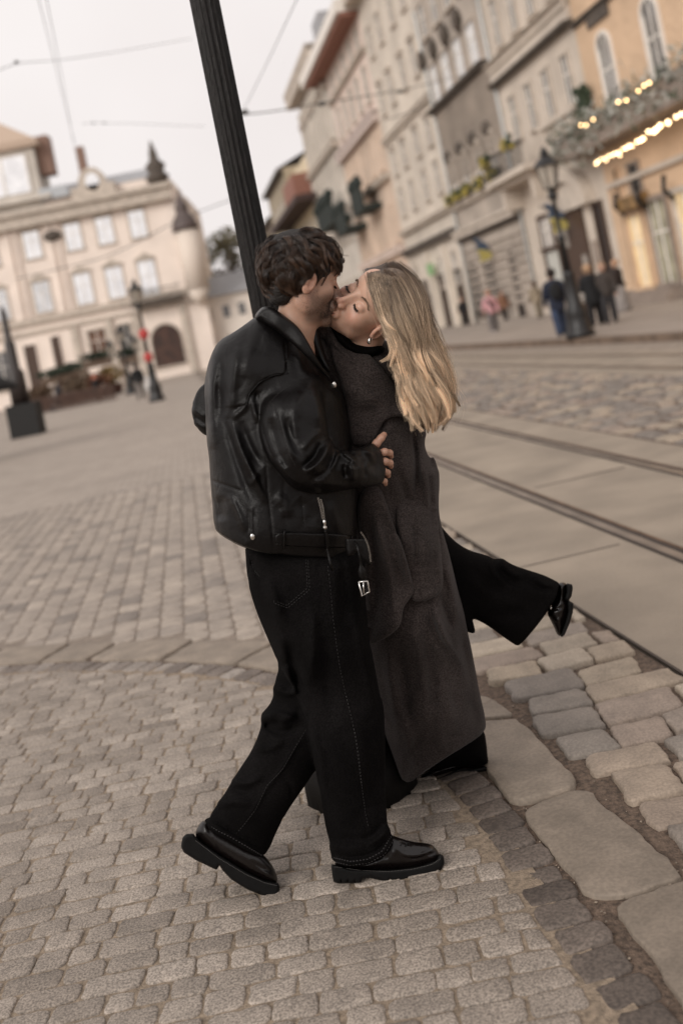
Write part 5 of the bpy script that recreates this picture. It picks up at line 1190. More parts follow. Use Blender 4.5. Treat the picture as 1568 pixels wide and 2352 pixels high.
# brow, lashes and beard stubble
def shorthair(name, P, D, L_, rad, m, parent, seed=1):
    g = np.random.default_rng(seed); t = np.linspace(0, 1, 4)[None, :, None]; n = len(P); ln = (L_*g.uniform(.6, 1.2, (n, 1, 1)))
    return hairobj(name, P[:, None]+D[:, None]*ln*t+np.array((0, 0, -.15))*ln*t*t, rad, m, parent)
def surfproj(P, male):      # settle points on the head surface along the outward direction from the head's middle line
    P = np.array(P, float); c = np.array((0.02, 0, -.02)); d = P-c; d /= np.linalg.norm(d, axis=1, keepdims=True); t = np.full(len(P), .16)
    for _ in range(60):
        q = c+d*t[:, None]; t = t-np.clip(head_sdf(q[:, 0], q[:, 1], q[:, 2], male), -.01, .01)*.8
    return c+d*t[:, None], d
g = np.random.default_rng(5)
Pb = []
while len(Pb) < 5200:
    f, u = g.uniform(-.005, .11), g.uniform(-.125, -.01); l = g.uniform(-.06, .06)
    lim = -.030-.35*max(0, f-.03) if f > .02 else -.028
    if u < -.036 or (f < .028 and u < .0 and abs(l) > .035) or (f > .08 and -.058 < u and abs(l) < .024): 
        if not (abs(u+.067) < .011 and abs(l) < .021) and not (u > -.048 and f > .03 and abs(l) < .05 and not f > .08): Pb.append((f, l, u))
Pb, Db = surfproj(Pb, True); dirw = HM.to(Pb+Db*.5+np.array((.1, 0, -.45)))-HM.to(Pb); dirw /= np.linalg.norm(dirw, axis=1, keepdims=True)
shorthair('beard', HM.to(Pb), dirw, .0042, .00016, hair_mat('stubble', (.012, .007, .005), (.03, .018, .012)), man)
def brow(fr, male, parent, m, side, n=240):
    g = np.random.default_rng(9); P = []
    for i in range(n):
        t = g.uniform(0, 1); P.append((.09-.012*t, side*(.013+.038*t), .0175+.010*math.sin(t*2.4)-.006*t+g.normal(0, .0016*(1.2-t))))
    P, D = surfproj(P, male); w = fr.to(P+np.array((-.25, side*1., .1))-0*D+D*.2)-fr.to(P); w /= np.linalg.norm(w, axis=1, keepdims=True)
    shorthair('eyebrow', fr.to(P), w, .0085 if male else .007, .00022, m, parent)
def lashes(fr, male, parent, m, side, n=70):
    g = np.random.default_rng(10); P = []
    for i in range(n):
        t = i/n; P.append((.088, side*(.019+.026*t), -.0065-.0015*math.sin(t*3.1)+.003*abs(t-.5)))
    P, D = surfproj(P, male); w = fr.to(P+D*.7+np.array((0, side*.15, -.75)))-fr.to(P); w /= np.linalg.norm(w, axis=1, keepdims=True)
    shorthair('eyelashes', fr.to(P), w, .0085, .00028, m, parent)
M_LASH = hair_mat('dark_lash', (.012, .007, .005), (.02, .012, .008))
for sd_ in (-1, 1): brow(HM, True, man, M_LASH, sd_); lashes(HM, True, man, M_LASH, sd_)
# ------------------------------------------------------------------ the woman
HW = Frame(853, 704, 2.775, (-.57, .287, .77), (.30, -.80, .52), 1.055)
neckw = [W(862, 730, 2.80), W(835, 790, 2.84), W(835, 850, 2.87)]
wV, wQ, _ = headmesh(HW, False, neckw, [.046, .047, .06], .0021)
loc = wV.copy(); wVw = HW.to(wV); f_, l_, u_ = loc[:, 0], loc[:, 1], loc[:, 2]
lipm = np.exp(-(((f_-.101)/.010)**2+((l_)/.021)**2+((u_+.0675)/.0085)**2)**2)
flush = np.clip(lipm*1.0+np.exp(-(((f_-.07)/.03)**2+((np.abs(l_)-.042)/.018)**2+((u_+.035)/.02)**2))*.38+np.exp(-(((f_-.11)/.015)**2+(l_/.02)**2+((u_+.034)/.015)**2))*.3+np.exp(-((np.abs(l_)-.078)/.012)**2-((f_)/.03)**2)*.35, 0, 1)
bc = [([W(850, 860, 2.90), W(860, 960, 2.94), W(900, 1150, 2.98), W(940, 1350, 3.04)], [.06, .08, .08, .09]),
      ([W(945, 1380, 3.06), W(960, 1560, 3.12), W(1040, 1730, 3.24)], [.06, .045, .03]),
      ([W(950, 1370, 3.10), W(1060, 1340, 3.12), W(1250, 1370, 3.16)], [.055, .035, .022])]
al = np.concatenate([np.array(P) for P, _ in bc]); bV, bQ = bodychain(bc, al.min(0)-.12, al.max(0)+.12)
z0 = np.zeros(len(bV))
wom = add_body('person', [(wVw, wQ), (bV, bQ)], M_SKF, {'flush': np.concatenate([flush, z0]), 'beard': np.zeros(len(wVw)+len(bV))})
tag(wom, 'blonde woman in long charcoal wool coat leaning back with one leg kicked up behind', 'person')
# --- coat
gC = Grid(660, 1135, 720, 1815, 2.62, 3.46, 4.4, .010)
PCt = C1((630,260),(660,160),(690,108),(740,92),(790,100),(825,140),(880,190),(960,182),(1060,160),(1180,220),(1270,420),(1320,600),(1342,712),(1358,790),(1395,850),(1412,920),(1412,1000),(1403,1100),(1418,1200),(1445,1300))+C2((960,110),(1000,260),(1030,400),(1055,520),(1080,650),(1100,760),(1128,880),(1118,922),(1060,968),(940,1040),(850,1100),(787,1147),(762,1130),(735,1050),(690,930),(640,760),(600,560),(570,300),(520,0))+C1((700,1100),(700,700),(690,450))
PCx = push(PCt, C2((1118,922),(1060,968),(940,1040),(850,1100),(787,1147),(762,1130)), 8, 85)
coat = gC.inflate(PCx, [(780,790,2.86),(900,800,2.90),(960,920,2.93),(880,1060,2.90),(960,1200,2.97),(960,1400,3.04),(980,1600,3.12),(1000,1750,3.19)], [(780,800,.10),(880,850,.13),(880,1060,.15),(950,1300,.17),(970,1500,.19),(1000,1720,.19)], .14, 2.1)
coat = gC.cut(coat, smoothpoly(PCt, 1))
SC1 = [(C1(*p), w, a) for p, w, a in [
 ([(805,115),(870,230),(960,380),(1080,520),(1170,590)], 7, .007), ([(835,180),(900,290),(1000,420),(1120,560)], 7, -.006), ([(720,150),(770,240),(800,330)], 9, .008), ([(770,120),(782,220),(810,330)], 5, -.006), ([(800,110),(812,230),(830,330)], 6, .006),
 ([(960,560),(1030,590),(1090,640),(1070,720)], 18, -.014), ([(1180,560),(1240,600),(1290,640)], 16, .012), ([(930,430),(1000,500),(1080,540)], 16, .008), ([(1060,660),(1000,720),(940,800)], 12, -.007), ([(1265,680),(1278,800),(1290,900),(1280,1050)], 9, -.014),
 ([(1300,850),(1325,920),(1345,1050),(1350,1180)], 9, .011), ([(1340,720),(1350,850),(1390,930)], 12, -.009), ([(1190,720),(1215,860),(1210,1000)], 14, .006), ([(1180,900),(1240,1100),(1275,1300)], 12, -.008), ([(1370,900),(1385,1040),(1380,1180)], 10, .007), ([(1365,1050),(1375,1200),(1410,1350)], 8, -.008), ([(1090,1050),(1120,1150),(1180,1260)], 10, .008)]]
SC1 += [(C2(*p), w, a) for p, w, a in [
 ([(870,390),(900,470),(930,540),(990,590)], 10, -.010), ([(900,380),(930,470),(960,540),(1010,620)], 8, .011), ([(820,20),(826,120),(826,220)], 5, -.008), ([(950,180),(985,330),(1010,450)], 12, .008), ([(930,330),(960,420),(980,480)], 9, -.008), ([(1000,560),(1040,680),(1075,820)], 14, .009), ([(940,560),(960,700),(1000,850)], 16, -.009),
 ([(820,480),(850,640),(870,800)], 16, .008), ([(740,520),(770,700),(790,900)], 18, -.009), ([(690,600),(720,780),(760,1000)], 12, .007), ([(900,800),(920,900),(930,1000)], 18, .006), ([(870,880),(800,1020),(790,1120)], 12, -.005), ([(905,300),(935,520),(965,720),(985,930)], 16, .009), ([(860,420),(885,620),(905,820),(905,1000)], 15, -.009), ([(1010,420),(1035,600),(1060,760),(1085,900)], 13, -.008), ([(700,560),(740,760),(790,960),(820,1080)], 15, .008)]]
hC = strokes(gC.px, gC.py, [(P, w*.8, a*1.55) for P, w, a in SC1])
FC = coat-(hC[:, :, None]*np.ones_like(gC.Y)).astype(np.float32)-(vnoise(gC.X, gC.YY, gC.Z, 11, 7)*.004+vnoise(gC.X, gC.YY, gC.Z*.4, 26, 8)*.0015+crease(gC.X, gC.YY, gC.Z*.35, 14, 44)*.003).astype(np.float32)
ct = gC.mesh(FC, 'coat', M_WOOL, wom, 1); DC = gC.front(FC)
def panel(P, name, dy, T, g, sl_, seed):
    i = np.clip(np.round((g.ax-gC.ax[0])/4.4).astype(int), 0, len(gC.ax)-1); j = np.clip(np.round((g.ay-gC.ay[0])/4.4).astype(int), 0, len(gC.ay)-1)
    D = DC[np.ix_(i, j)].copy(); m = np.nanmedian(D); D = np.where(np.isnan(D), m, D)
    for _ in range(14): D = .5*D+.25*(np.roll(D, 1, 0)+np.roll(D, -1, 0))
    Fd = g.inflate(P, D-idw(g.px, g.py, dy), T, .012, 2.2, 2); Fd = Fd-(strokes(g.px, g.py, [(P_, w_*1.15, a_*.85) for P_, w_, a_ in sl_])[:, :, None]*np.ones_like(g.Y)).astype(np.float32)-(vnoise(g.X, g.YY, g.Z, 20, seed)*.002).astype(np.float32)
    return g.mesh(Fd, name, M_WOOL, ct, 1)
g2 = Grid(985, 1075, 1130, 1420, 2.6, 3.1, 3.6, .007)
g2 = Grid(905, 1050, 1080, 1400, 2.60, 3.10, 3.6, .007)
panel(C2((700,-120),(830,-200),(905,-110),(918,0),(930,120),(936,210),(943,288),(922,330),(850,358),(795,350),(790,260),(745,80)), 'coat_sleeve', [(940,1090,-.045),(980,1090,-.045),(1010,1110,-.045),(950,1200,.015),(1000,1250,.022),(980,1380,.032)], .02, g2,
      [(C2(*p), w, a) for p, w, a in [([(820,20),(826,120),(826,220)], 4, -.008), ([(905,60),(920,180),(928,280)], 6, .006), ([(860,20),(875,150),(880,300)], 12, .007)]], 21)
g3 = Grid(800, 965, 1060, 1495, 2.50, 3.10, 3.6, .007)
panel(C2((560,-60),(600,-150),(660,-170),(700,-60),(735,30),(765,130),(800,240),(820,308),(800,342),(768,378),(762,430),(750,466),(705,505),(660,530),(612,545),(606,450),(596,330),(590,120)), 'scarf_end', [(820,1080,-.04),(880,1080,-.04),(850,1160,.03),(900,1250,.045),(900,1450,.06)], .020, g3,
      [(C2(*p), w, a) for p, w, a in [([(640,-50),(665,60),(700,170),(720,300),(730,420)], 8, .013), ([(690,-20),(720,100),(750,230),(770,330)], 10, -.010), ([(620,0),(640,150),(650,330),(650,480)], 9, -.010), ([(740,60),(775,180),(800,290)], 6, .008), ([(605,60),(615,250),(625,420)], 7, .007)]], 22)
g4 = Grid(740, 985, 745, 1080, 2.50, 3.06, 3.4, .007)
panel(C1((806,122),(860,190),(930,215),(1010,250),(1100,350),(1190,480),(1250,570),(1290,640),(1240,628),(1180,612),(1110,632),(1078,690),(1040,760),(990,780),(930,775),(905,700),(893,560),(866,430),(822,330),(800,220)), 'shawl_drape', [(780,800,.012),(850,900,.016),(930,960,.014),(850,1040,.010)], .012, g4,
      [(C1(*p), w, a) for p, w, a in [([(835,190),(900,300),(1000,430),(1120,560),(1200,600)], 5, -.006), ([(815,150),(880,280),(960,410),(1060,520),(1150,590)], 7, .007), ([(880,420),(950,520),(1040,570)], 12, .006), ([(930,620),(1000,640),(1060,630)], 12, -.006), ([(920,700),(980,720),(1040,690)], 10, .006)]], 23)
# roll neck
gN = Grid(740, 900, 715, 870, 2.66, 3.0, 3, .006)
PN = C4((660,715),(705,722),(745,765),(790,805),(830,850),(900,850),(1010,850),(1050,900),(900,990),(780,900),(700,830))
gN.mesh(gN.inflate(PN, [(790,780,2.81),(850,830,2.84)], .065, .03, 2.), 'roll_neck', M_BLK, ct, 1)
gK = Grid(690, 860, 720, 860, 2.55, 2.95, 3, .006)
PK = C4((545,735),(590,718),(640,722),(690,748),(720,800),(790,890),(900,1010),(820,1010),(740,940),(660,860),(600,800),(560,780))
gK.mesh(gK.inflate(PK, [(770,770,2.80),(850,840,2.775)], .03, .02, 2.)-(strokes(gK.px, gK.py, [(C4(*p), w, a) for p, w, a in [([(655,730),(640,800),(650,880)], 4, -.006), ([(690,750),(700,850),(770,930)], 5, .006)]])[:, :, None]*np.ones_like(gK.Y)).astype(np.float32), 'coat_collar', M_WOOL, ct, 1)
# --- trousers and boots
gR = Grid(1000, 1330, 1190, 1520, 2.90, 3.36, 3.6, .008)
PR = C2((880,-20),(930,20),(965,62),(1005,100),(1060,130),(1130,150),(1160,172),(1190,164),(1215,180),(1260,202),(1330,226),(1400,248),(1447,268),(1442,300),(1432,342),(1385,412),(1330,482),(1290,532),(1264,553),(1230,530),(1150,470),(1095,436),(1064,426),(1076,455),(1085,498),(1052,490),(980,460),(880,300))
kl = gR.inflate(push(PR, C2((1447,268),(1442,300),(1432,342),(1385,412),(1330,482),(1290,532),(1264,553)), 36, 22), [(1040,1300,3.08),(1160,1380,3.12),(1270,1400,3.15)], [(1040,1300,.10),(1150,1380,.08),(1260,1400,.075)], .07, 2.1)
kl = gR.cut(kl, smoothpoly(PR, 1)); kl = kl-(strokes(gR.px, gR.py, [(C2(*p), w, a) for p, w, a in [([(1130,160),(1160,230),(1210,280)], 7, .010), ([(1190,170),(1230,230),(1290,250)], 7, .011), ([(1170,200),(1220,260),(1280,290)], 7, -.010), ([(1330,235),(1370,280),(1430,290)], 6, .008), ([(1290,250),(1340,290),(1410,310)], 7, -.008), ([(1050,250),(1150,330),(1290,380)], 14, .007), ([(1060,200),(1120,260),(1180,330)], 12, -.007), ([(1100,400),(1200,420),(1330,400)], 14, -.006)]])[:, :, None]*np.ones_like(gR.Y)).astype(np.float32)-(vnoise(gR.X, gR.YY, gR.Z, 25, 9)*.003).astype(np.float32)
gR.mesh(kl, 'trouser_leg', M_BLK, wom, 1)
gS = Grid(830, 1135, 1600, 1840, 3.08, 3.45, 3.8, .008)
sl1 = gS.inflate(C2((890,1060),(960,960),(1060,900),(1122,905),(1135,980),(1139,1040),(1143,1062),(1090,1075),(1000,1070),(930,1092)), 3.26, .075, .05, 2.)
sl2 = gS.inflate(C2((676,900),(700,960),(745,1060),(775,1150),(745,1165),(705,1180),(680,1160)), 3.24, .06, .05, 2.)
for q_ in (sl1, sl2): gS.mesh(q_-(vnoise(gS.X, gS.YY, gS.Z, 25, 10)*.003).astype(np.float32), 'trouser_leg', M_BLK, wom, 1)
def boot(P, sole, yc, T, fl, g, name='boot'):
    u = g.inflate(C2(*P), yc, T, .035, 2.)-(strokes(g.px, g.py, [(C2(*p), w, a) for p, w, a in fl])[:, :, None]*np.ones_like(g.Y)).astype(np.float32)
    o = g.mesh(u, name, M_SHOE, wom, 1); g.mesh(g.inflate(C2(*sole), yc, T+.003, .008, 4, 0), 'sole', M_RUB, o, 0); return o
boot([(1040,1050),(1110,1040),(1142,1068),(1140,1088),(1080,1095),(1010,1090),(930,1122),(860,1142),(812,1140),(806,1128),(850,1108),(900,1085),(960,1060)],
     [(1144,1068),(1143,1092),(1062,1108),(1048,1096),(1010,1096),(940,1128),(860,1149),(804,1146),(804,1136),(860,1138),(935,1116),(1005,1084),(1060,1084)], 3.285, .045, [([(880,1105),(940,1085),(1000,1075)], 4, .005), ([(960,1090),(1020,1078),(1060,1070)], 4, -.004)], Grid(900, 1130, 1720, 1815, 3.2, 3.37, 2.8, .005))
bt = boot([(1436,282),(1450,270),(1478,272),(1484,300),(1478,345),(1494,352),(1492,400),(1478,450),(1462,500),(1452,508),(1436,498),(1424,468),(1408,436),(1392,405),(1406,372),(1430,345)],
     [(1478,274),(1503,280),(1506,296),(1500,332),(1488,350),(1509,362),(1506,400),(1492,450),(1470,500),(1456,511),(1452,502),(1472,448),(1484,400),(1482,352),(1470,345),(1478,310)], 3.16, .042, [([(1436,285),(1450,330),(1440,350)], 4, -.003), ([(1412,380),(1440,390),(1470,370)], 3, -.003), ([(1430,440),(1455,430)], 5, .003)], Grid(1235, 1325, 1325, 1475, 3.08, 3.24, 2.4, .005))
b = MB()
for q_ in ((1408, 372), (1410, 383)): b.ball(W(*C2(q_)[0], 3.12), (.004, .003, .004), 10, 6)
b.build('boot_studs', M_STEEL, bt, True)
# --- earring
p = W(*C4((938, 800))[0], 2.775-.078); ea = HW.to((.004, .086, -.040)); p = ea
b = MB(); b.tube([tuple(p+np.array((.003, 0, .011))), tuple(p+np.array((.001, -.001, .004))), tuple(p+np.array((-.003, -.001, -.006))), tuple(p+np.array((-.0045, 0, -.010)))], [.0018, .0042, .0062, .002], 12); b.ball(tuple(HW.to((-.002, .084, -.034))), .0022, 8, 6); b.build('earring', M_STEEL, wom, True)
# --- hair
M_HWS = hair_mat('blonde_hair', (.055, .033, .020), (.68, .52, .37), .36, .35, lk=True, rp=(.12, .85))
GD = [
 [(962,352,2.76),(968,420,2.70),(982,520,2.675),(1000,620,2.665),(1042,700,2.66),(1105,760,2.665),(1120,815,2.67),(1078,880,2.68),(1000,925,2.70),(985,945,2.705)],
 [(968,349,2.765),(985,430,2.695),(1010,540,2.67),(1038,650,2.66),(1080,750,2.66),(1105,860,2.675),(1115,960,2.69),(1135,1060,2.705),(1180,1140,2.72),(1225,1190,2.73)],
 [(985,346,2.775),(1020,420,2.70),(1060,540,2.668),(1095,670,2.66),(1130,800,2.66),(1150,930,2.675),(1165,1060,2.69),(1180,1180,2.71),(1190,1290,2.72),(1240,1370,2.73)],
 [(1010,346,2.785),(1070,410,2.705),(1125,530,2.67),(1165,680,2.66),(1195,830,2.665),(1215,980,2.68),(1235,1120,2.695),(1250,1240,2.71),(1262,1350,2.72),(1278,1440,2.735)],
 [(1045,352,2.79),(1130,415,2.72),(1195,540,2.685),(1235,690,2.675),(1265,850,2.68),(1295,1010,2.69),(1330,1150,2.705),(1350,1260,2.715),(1345,1350,2.73),(1305,1405,2.74)],
 [(1085,368,2.80),(1180,430,2.74),(1248,545,2.71),(1290,700,2.70),(1325,860,2.70),(1368,1020,2.705),(1402,1160,2.715),(1425,1270,2.73),(1410,1350,2.74),(1368,1400,2.75)],
 [(1120,388,2.81),(1215,445,2.765),(1280,550,2.745),(1322,700,2.735),(1362,860,2.73),(1410,1010,2.735),(1450,1140,2.74),(1478,1230,2.75),(1470,1300,2.76),(1425,1360,2.77)]]
KP = 22
GP = []
for gl in GD:
    P = [(*C4((x, y))[0], Y) for x, y, Y in gl]; P = resample(P, 80)
    for _ in range(10): P[1:-1] = .5*P[1:-1]+.25*(P[:-2]+P[2:])
    GP.append(resample(P, KP))
GP = np.array(GP)
def gpath(w): i = min(int(w), len(GP)-2); f = w-i; return GP[i]*(1-f)+GP[i+1]*f
def tow(P): 
    a, b = P[..., 0]-PX0, P[..., 1]-PY0; u = (CR*a-SR*b)/FP; v = (SR*a+CR*b)/FP; Y = P[..., 2]; return np.stack([u*Y, Y, CAMH-v*Y], -1)
def locks(n, per, seed, d0, d1, amp=1., w0=0., w1=6., sp=6.5, kc=.28):
    g = np.random.default_rng(seed); t = np.linspace(0, 1, KP); A = []; K = []
    for i in range(n):
        w = g.uniform(w0, w1); P = gpath(w); dep = g.uniform(d0, d1); ph = 1.6*w+g.normal(0, .55); fr = g.uniform(1.5, 2.1)*6.28; am = g.uniform(3, 9)*amp
        cut = g.uniform(.74, 1.03); tt = np.minimum(t*cut, 1); P = np.stack([np.interp(tt, t, P[:, k]) for k in range(3)], 1)
        lat = np.gradient(P[:, :2], axis=0); lat /= np.linalg.norm(lat, axis=1, keepdims=True)+1e-6; nr = np.stack([-lat[:, 1], lat[:, 0]], 1)
        env = .1+1.7*np.clip(t-.18, 0, 1)
        dep = dep+.010*math.sin(w*11+1)*(d1 < .03); wav = np.sin(fr*t+ph)*am*1.35*env; flip = g.normal(0, 9)*np.clip(t-.86, 0, 1)**1.3*6
        base = P.copy(); base[:, :2] += nr*(wav+flip)[:, None]; base[:, 2] += dep+.011*np.cos(fr*t+ph)*env
        o = g.normal(0, 1, (per, 2)); wd = sp*(1.0-.30*t+.3*np.sin(fr*.5*t+ph))*np.where(t > .8, 1-(t-.8)*3.6, 1)
        S_ = np.repeat(base[None], per, 0); S_[:, :, :2] += nr[None]*(o[:, :1]*wd[None])[:, :, None]; S_[:, :, 2] += o[:, 1:]*(.004*wd/sp)[None]
        S_[:, :, :2] += np.cumsum(g.normal(0, .30, (per, KP, 2)), 1)*.9
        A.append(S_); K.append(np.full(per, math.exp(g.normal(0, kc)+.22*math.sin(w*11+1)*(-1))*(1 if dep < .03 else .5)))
    A = tow(np.concatenate(A)); K = np.concatenate(K)
    for _ in range(24):      # keep the hair outside the skull
        q = ((A[:, :13]-HW.c)@HW.R)/HW.sc; ins = np.zeros(A.shape[:2], bool); ins[:, :13] = head_sdf(q[..., 0], q[..., 1], q[..., 2], False) < .0035
        if not ins.any(): break
        A[..., 1] -= .004*ins
    A[:, 1:-1] = .5*A[:, 1:-1]+.25*(A[:, :-2]+A[:, 2:])
    return A, K
gH = Grid(840, 1045, 600, 1000, 2.62, 2.95, 3.2, .006)
PHm = C4((972,350),(1060,352),(1140,398),(1225,462),(1285,565),(1325,720),(1368,870),(1412,1020),(1448,1150),(1458,1235),(1415,1330),(1375,1385),(1340,1370),(1300,1405),(1268,1410),(1230,1350),(1205,1240),(1150,1130),(1090,1020),(1062,940),(1075,860),(1050,790),(1028,700),(1005,600),(988,500),(975,420))
hm_ = gH.inflate(PHm, [(870,640,2.79),(900,700,2.77),(940,800,2.76),(960,900,2.775),(980,960,2.79)], [(870,640,.05),(920,700,.075),(960,850,.055),(980,970,.04)], .05, 2.)
hm_ = hm_-(strokes(gH.px, gH.py, [([tuple(p[:2]) for p in gpath(w)[::3]], 3.5, .006*(1 if k % 2 else -1)) for k, w in enumerate(np.linspace(.3, 5.8, 13))])[:, :, None]*np.ones_like(gH.Y)).astype(np.float32)
X, Y, Z = gH.X, gH.YY, gH.Z
loc = ((np.stack([X, Y, Z], -1)-HW.c)@HW.R)/HW.sc
sk = ell(loc[..., 0], loc[..., 1], loc[..., 2], (-.018, 0, .042), (.098, .082, .090)); cutp = (.040+.55*np.clip(loc[..., 2], 0, .08))-loc[..., 0]; sk = smax(sk, -cutp, .004)
hmf = smin(hm_, sk.astype(np.float32), .012); hmf = smax(hmf, -ell(loc[..., 0], loc[..., 1], loc[..., 2], (.022, .085, -.030), (.036, .026, .034)).astype(np.float32), .004)
hw = gH.mesh(hmf, 'hair', mat('hair_mass_blonde', (.12, .082, .055), .6, noise=.5, nscale=60, stretch=(3, 3, .6)), wom, 1)
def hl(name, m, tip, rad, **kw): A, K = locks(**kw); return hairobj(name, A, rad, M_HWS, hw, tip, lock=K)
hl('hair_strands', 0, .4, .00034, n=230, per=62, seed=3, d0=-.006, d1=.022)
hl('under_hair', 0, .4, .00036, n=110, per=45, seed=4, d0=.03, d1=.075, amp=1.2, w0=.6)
hl('front_lock', 0, .3, .00032, n=12, per=55, seed=6, d0=-.010, d1=-.002, amp=.5, w1=.35, sp=3.4)
hl('top_ribbons', 0, .3, .00032, n=34, per=34, seed=16, d0=-.014, d1=-.006, amp=1.5, w0=.8, sp=3., kc=.3)
g = np.random.default_rng(8); A, K = locks(60, 3, 9, -.012, .04, 1.9, 2.5, 6., 9.)
n_, k_, _ = A.shape; tt = np.linspace(0, 1, k_)[None, :, None]; A = A+(g.normal(0, .010, (n_, 1, 3))+np.array((.008, 0, 0)))*tt**2+.007*np.sin(tt*g.uniform(5, 16, (n_, 1, 1))+g.uniform(0, 6, (n_, 1, 1)))*tt*g.normal(0, 1, (n_, 1, 3))
hairobj('flyaway_hair', A, .00013, M_HWS, hw, .5, lock=K*1.2)
M_BRW = hair_mat('brow_hair', (.10, .06, .04), (.14, .09, .06), .5, .2)
for sd_ in (-1, 1): brow(HW, False, wom, M_BRW, sd_, 200); lashes(HW, False, wom, M_LASH, sd_, 80)
# ------------------------------------------------------------------ passers-by
def cmat(c): return mat('cloth_%02d_%02d_%02d' % tuple(int(v*100) for v in c), c, .9, noise=.25, nscale=6)
M_SK2 = mat('passer_skin', (.42, .26, .19), .6)
def walker(x, y, z0, h, face, top, legs, hair, label, group, stride=.22, coat=0., arms=(.15, -.15), skirt=False, lean=0., shoe_c=(.03, .025, .02)):
    """a person standing on the image point (x, y); face = heading in degrees (0 = away from the camera)"""
    gx, gy, _ = G(x, y, z0); k = h/1.75; ca, sa = math.cos(math.radians(face)), math.sin(math.radians(face))
    def P(a, b, c): a *= k; b *= k; b += lean*c*.3; return np.array((gx+a*ca+b*sa, gy-a*sa+b*ca, z0+c*k))     # a = to the right, b = forwards, c = up
    def msh(ch, rr, st=.022, kk=.03):
        al = np.concatenate([np.array(c) for c in ch]); mr = max(max(r) for r in rr)+.05; X, Y, Z, ax = boxgrid(al.min(0)-mr, al.max(0)+mr, st); d = None
        for c, r in zip(ch, [[q*1.12 for q in r] for r in rr]):
            q = chainw(X, Y, Z, c, r, .02); d = q if d is None else smin(d, q, kk)
        V, Q = boxmesh(d, ax); return relax(V, Q, 1), Q
    s = stride
    hands = [P(-.27, arms[0]+.08, .80), P(.27, arms[1]+.08, .80)]
    body = [[P(0, .01, 1.42), P(0, .02, 1.56)], [P(0, .03, 1.62), P(0, .035, 1.66)], [P(0, 0, 1.0), P(0, 0, 1.35)], [P(-.10, 0, .95), P(-.10, -s*.5, .5), P(-.10, -s, .09)], [P(.10, 0, .95), P(.10, s*.6, .5), P(.10, s, .07)],
            [P(-.17, 0, 1.36), P(-.26, 0, 1.08), hands[0]], [P(.17, 0, 1.36), P(.26, 0, 1.08), hands[1]]]
    V, Q = msh(body, [[.055, .052], [.092, .088], [.10, .11], [.06, .05, .035], [.06, .05, .035], [.045, .035, .033], [.045, .035, .033]])
    o = meshobj('person', V, Q, M_SK2, None, True); tag(o, label, 'person', group)
    zb = .92-coat
    tops = [[P(0, 0, 1.02), P(0, 0, 1.34)], [P(-.12, 0, 1.38), P(.12, 0, 1.38)], [P(-.19, 0, 1.37), P(-.27, 0, 1.10), P(-.27, arms[0]+.02, .88)], [P(.19, 0, 1.37), P(.27, 0, 1.10), P(.27, arms[1]+.02, .88)]]
    rr = [[.16, .165], [.09, .09], [.075, .065, .055], [.075, .065, .055]]
    if coat > .1: tops.append([P(0, 0, 1.0), P(0, -.02, zb+.12)]); rr.append([.17, .19])
    else: tops.append([P(0, 0, 1.0), P(0, 0, .93)]); rr.append([.165, .165])
    V, Q = msh(tops, rr); meshobj('jacket', V, Q, cmat(top), o, True)
    if skirt: lg = [[P(0, 0, .95), P(0, 0, .5), P(0, 0, .14)]]; rl = [[.15, .21, .26]]
    else: lg = [[P(-.09, 0, .95), P(-.11, -s*.5, .5), P(-.11, -s, .12)], [P(.09, 0, .95), P(.11, s*.6, .5), P(.11, s, .10)], [P(-.05, 0, .93), P(.05, 0, .93)]]; rl = [[.105, .085, .075], [.105, .085, .075], [.13, .13]]
    V, Q = msh(lg, rl, kk=.015); meshobj('skirt' if skirt else 'trousers', V, Q, cmat(legs), o, True)
    V, Q = msh([[P(0, -.005, 1.66), P(0, -.02, 1.69)]], [[.112, .112]], .02); 
    c = P(0, .16, 1.60); keep = np.linalg.norm(V-c, axis=1); V = V+((V-c)/keep[:, None])*np.clip(.145-keep, 0, 1)[:, None]
    meshobj('hair', V, Q, cmat(hair), o, True)
    for sx, b_ in ((-1, -s), (1, s)):
        m_ = MB(); m_.tube([tuple(P(sx*.11, b_-.06, .055)), tuple(P(sx*.11, b_+.05, .055)), tuple(P(sx*.11, b_+.18, .035))], [.05*k, .05*k, .03*k], 8); m_.build('shoe', cmat(shoe_c), o, True)
    return o, P
GRP = 'people walking along the far pavement'
NV = (.012, .016, .032)
o, P = walker(1292, 771, .15, 1.78, 5, NV, (.03, .045, .085), (.02, .012, .01), 'person in navy jacket with a black backpack beside the right lamp post', GRP, .24, .25)
m_ = MB(); m_.ball(P(0, -.24, 1.18), (.17, .12, .26), 12, 10); tag(m_.build('backpack', cmat((.006, .006, .007)), None, True), 'black backpack on the back of the person in navy', 'backpack')
o, P = walker(1372, 748, .15, 1.72, 20, (.008, .007, .008), (.012, .01, .011), (.40, .26, .16), 'person in long black coat just right of the lamp post', GRP, .16, .3)
m_ = MB(); m_.ball(P(-.30, .05, .95), (.17, .08, .24), 12, 10); tag(m_.build('tote_bag', cmat((.62, .56, .50)), None, True), 'cream tote bag held between the lamp post and the person in black', 'bag')
o, P = walker(1432, 715, .15, 1.80, -60, (.026, .013, .015), (.24, .215, .20), (.36, .22, .14), 'person in burgundy sweater and wide pale grey trousers outside the orange house', GRP, .05, 0, skirt=True)
m_ = MB(); m_.ball(P(-.2, .30, 1.1), (.12, .12, .1), 10, 8); tag(m_.build('handbag', cmat((.42, .16, .12)), None, True), 'small red handbag held by the person in burgundy', 'bag')
walker(1240, 730, .15, 1.7, 0, (.26, .21, .15), (.24, .20, .15), (.10, .06, .04), 'person in beige camouflage clothes left of the person in navy', GRP, .15, .15)
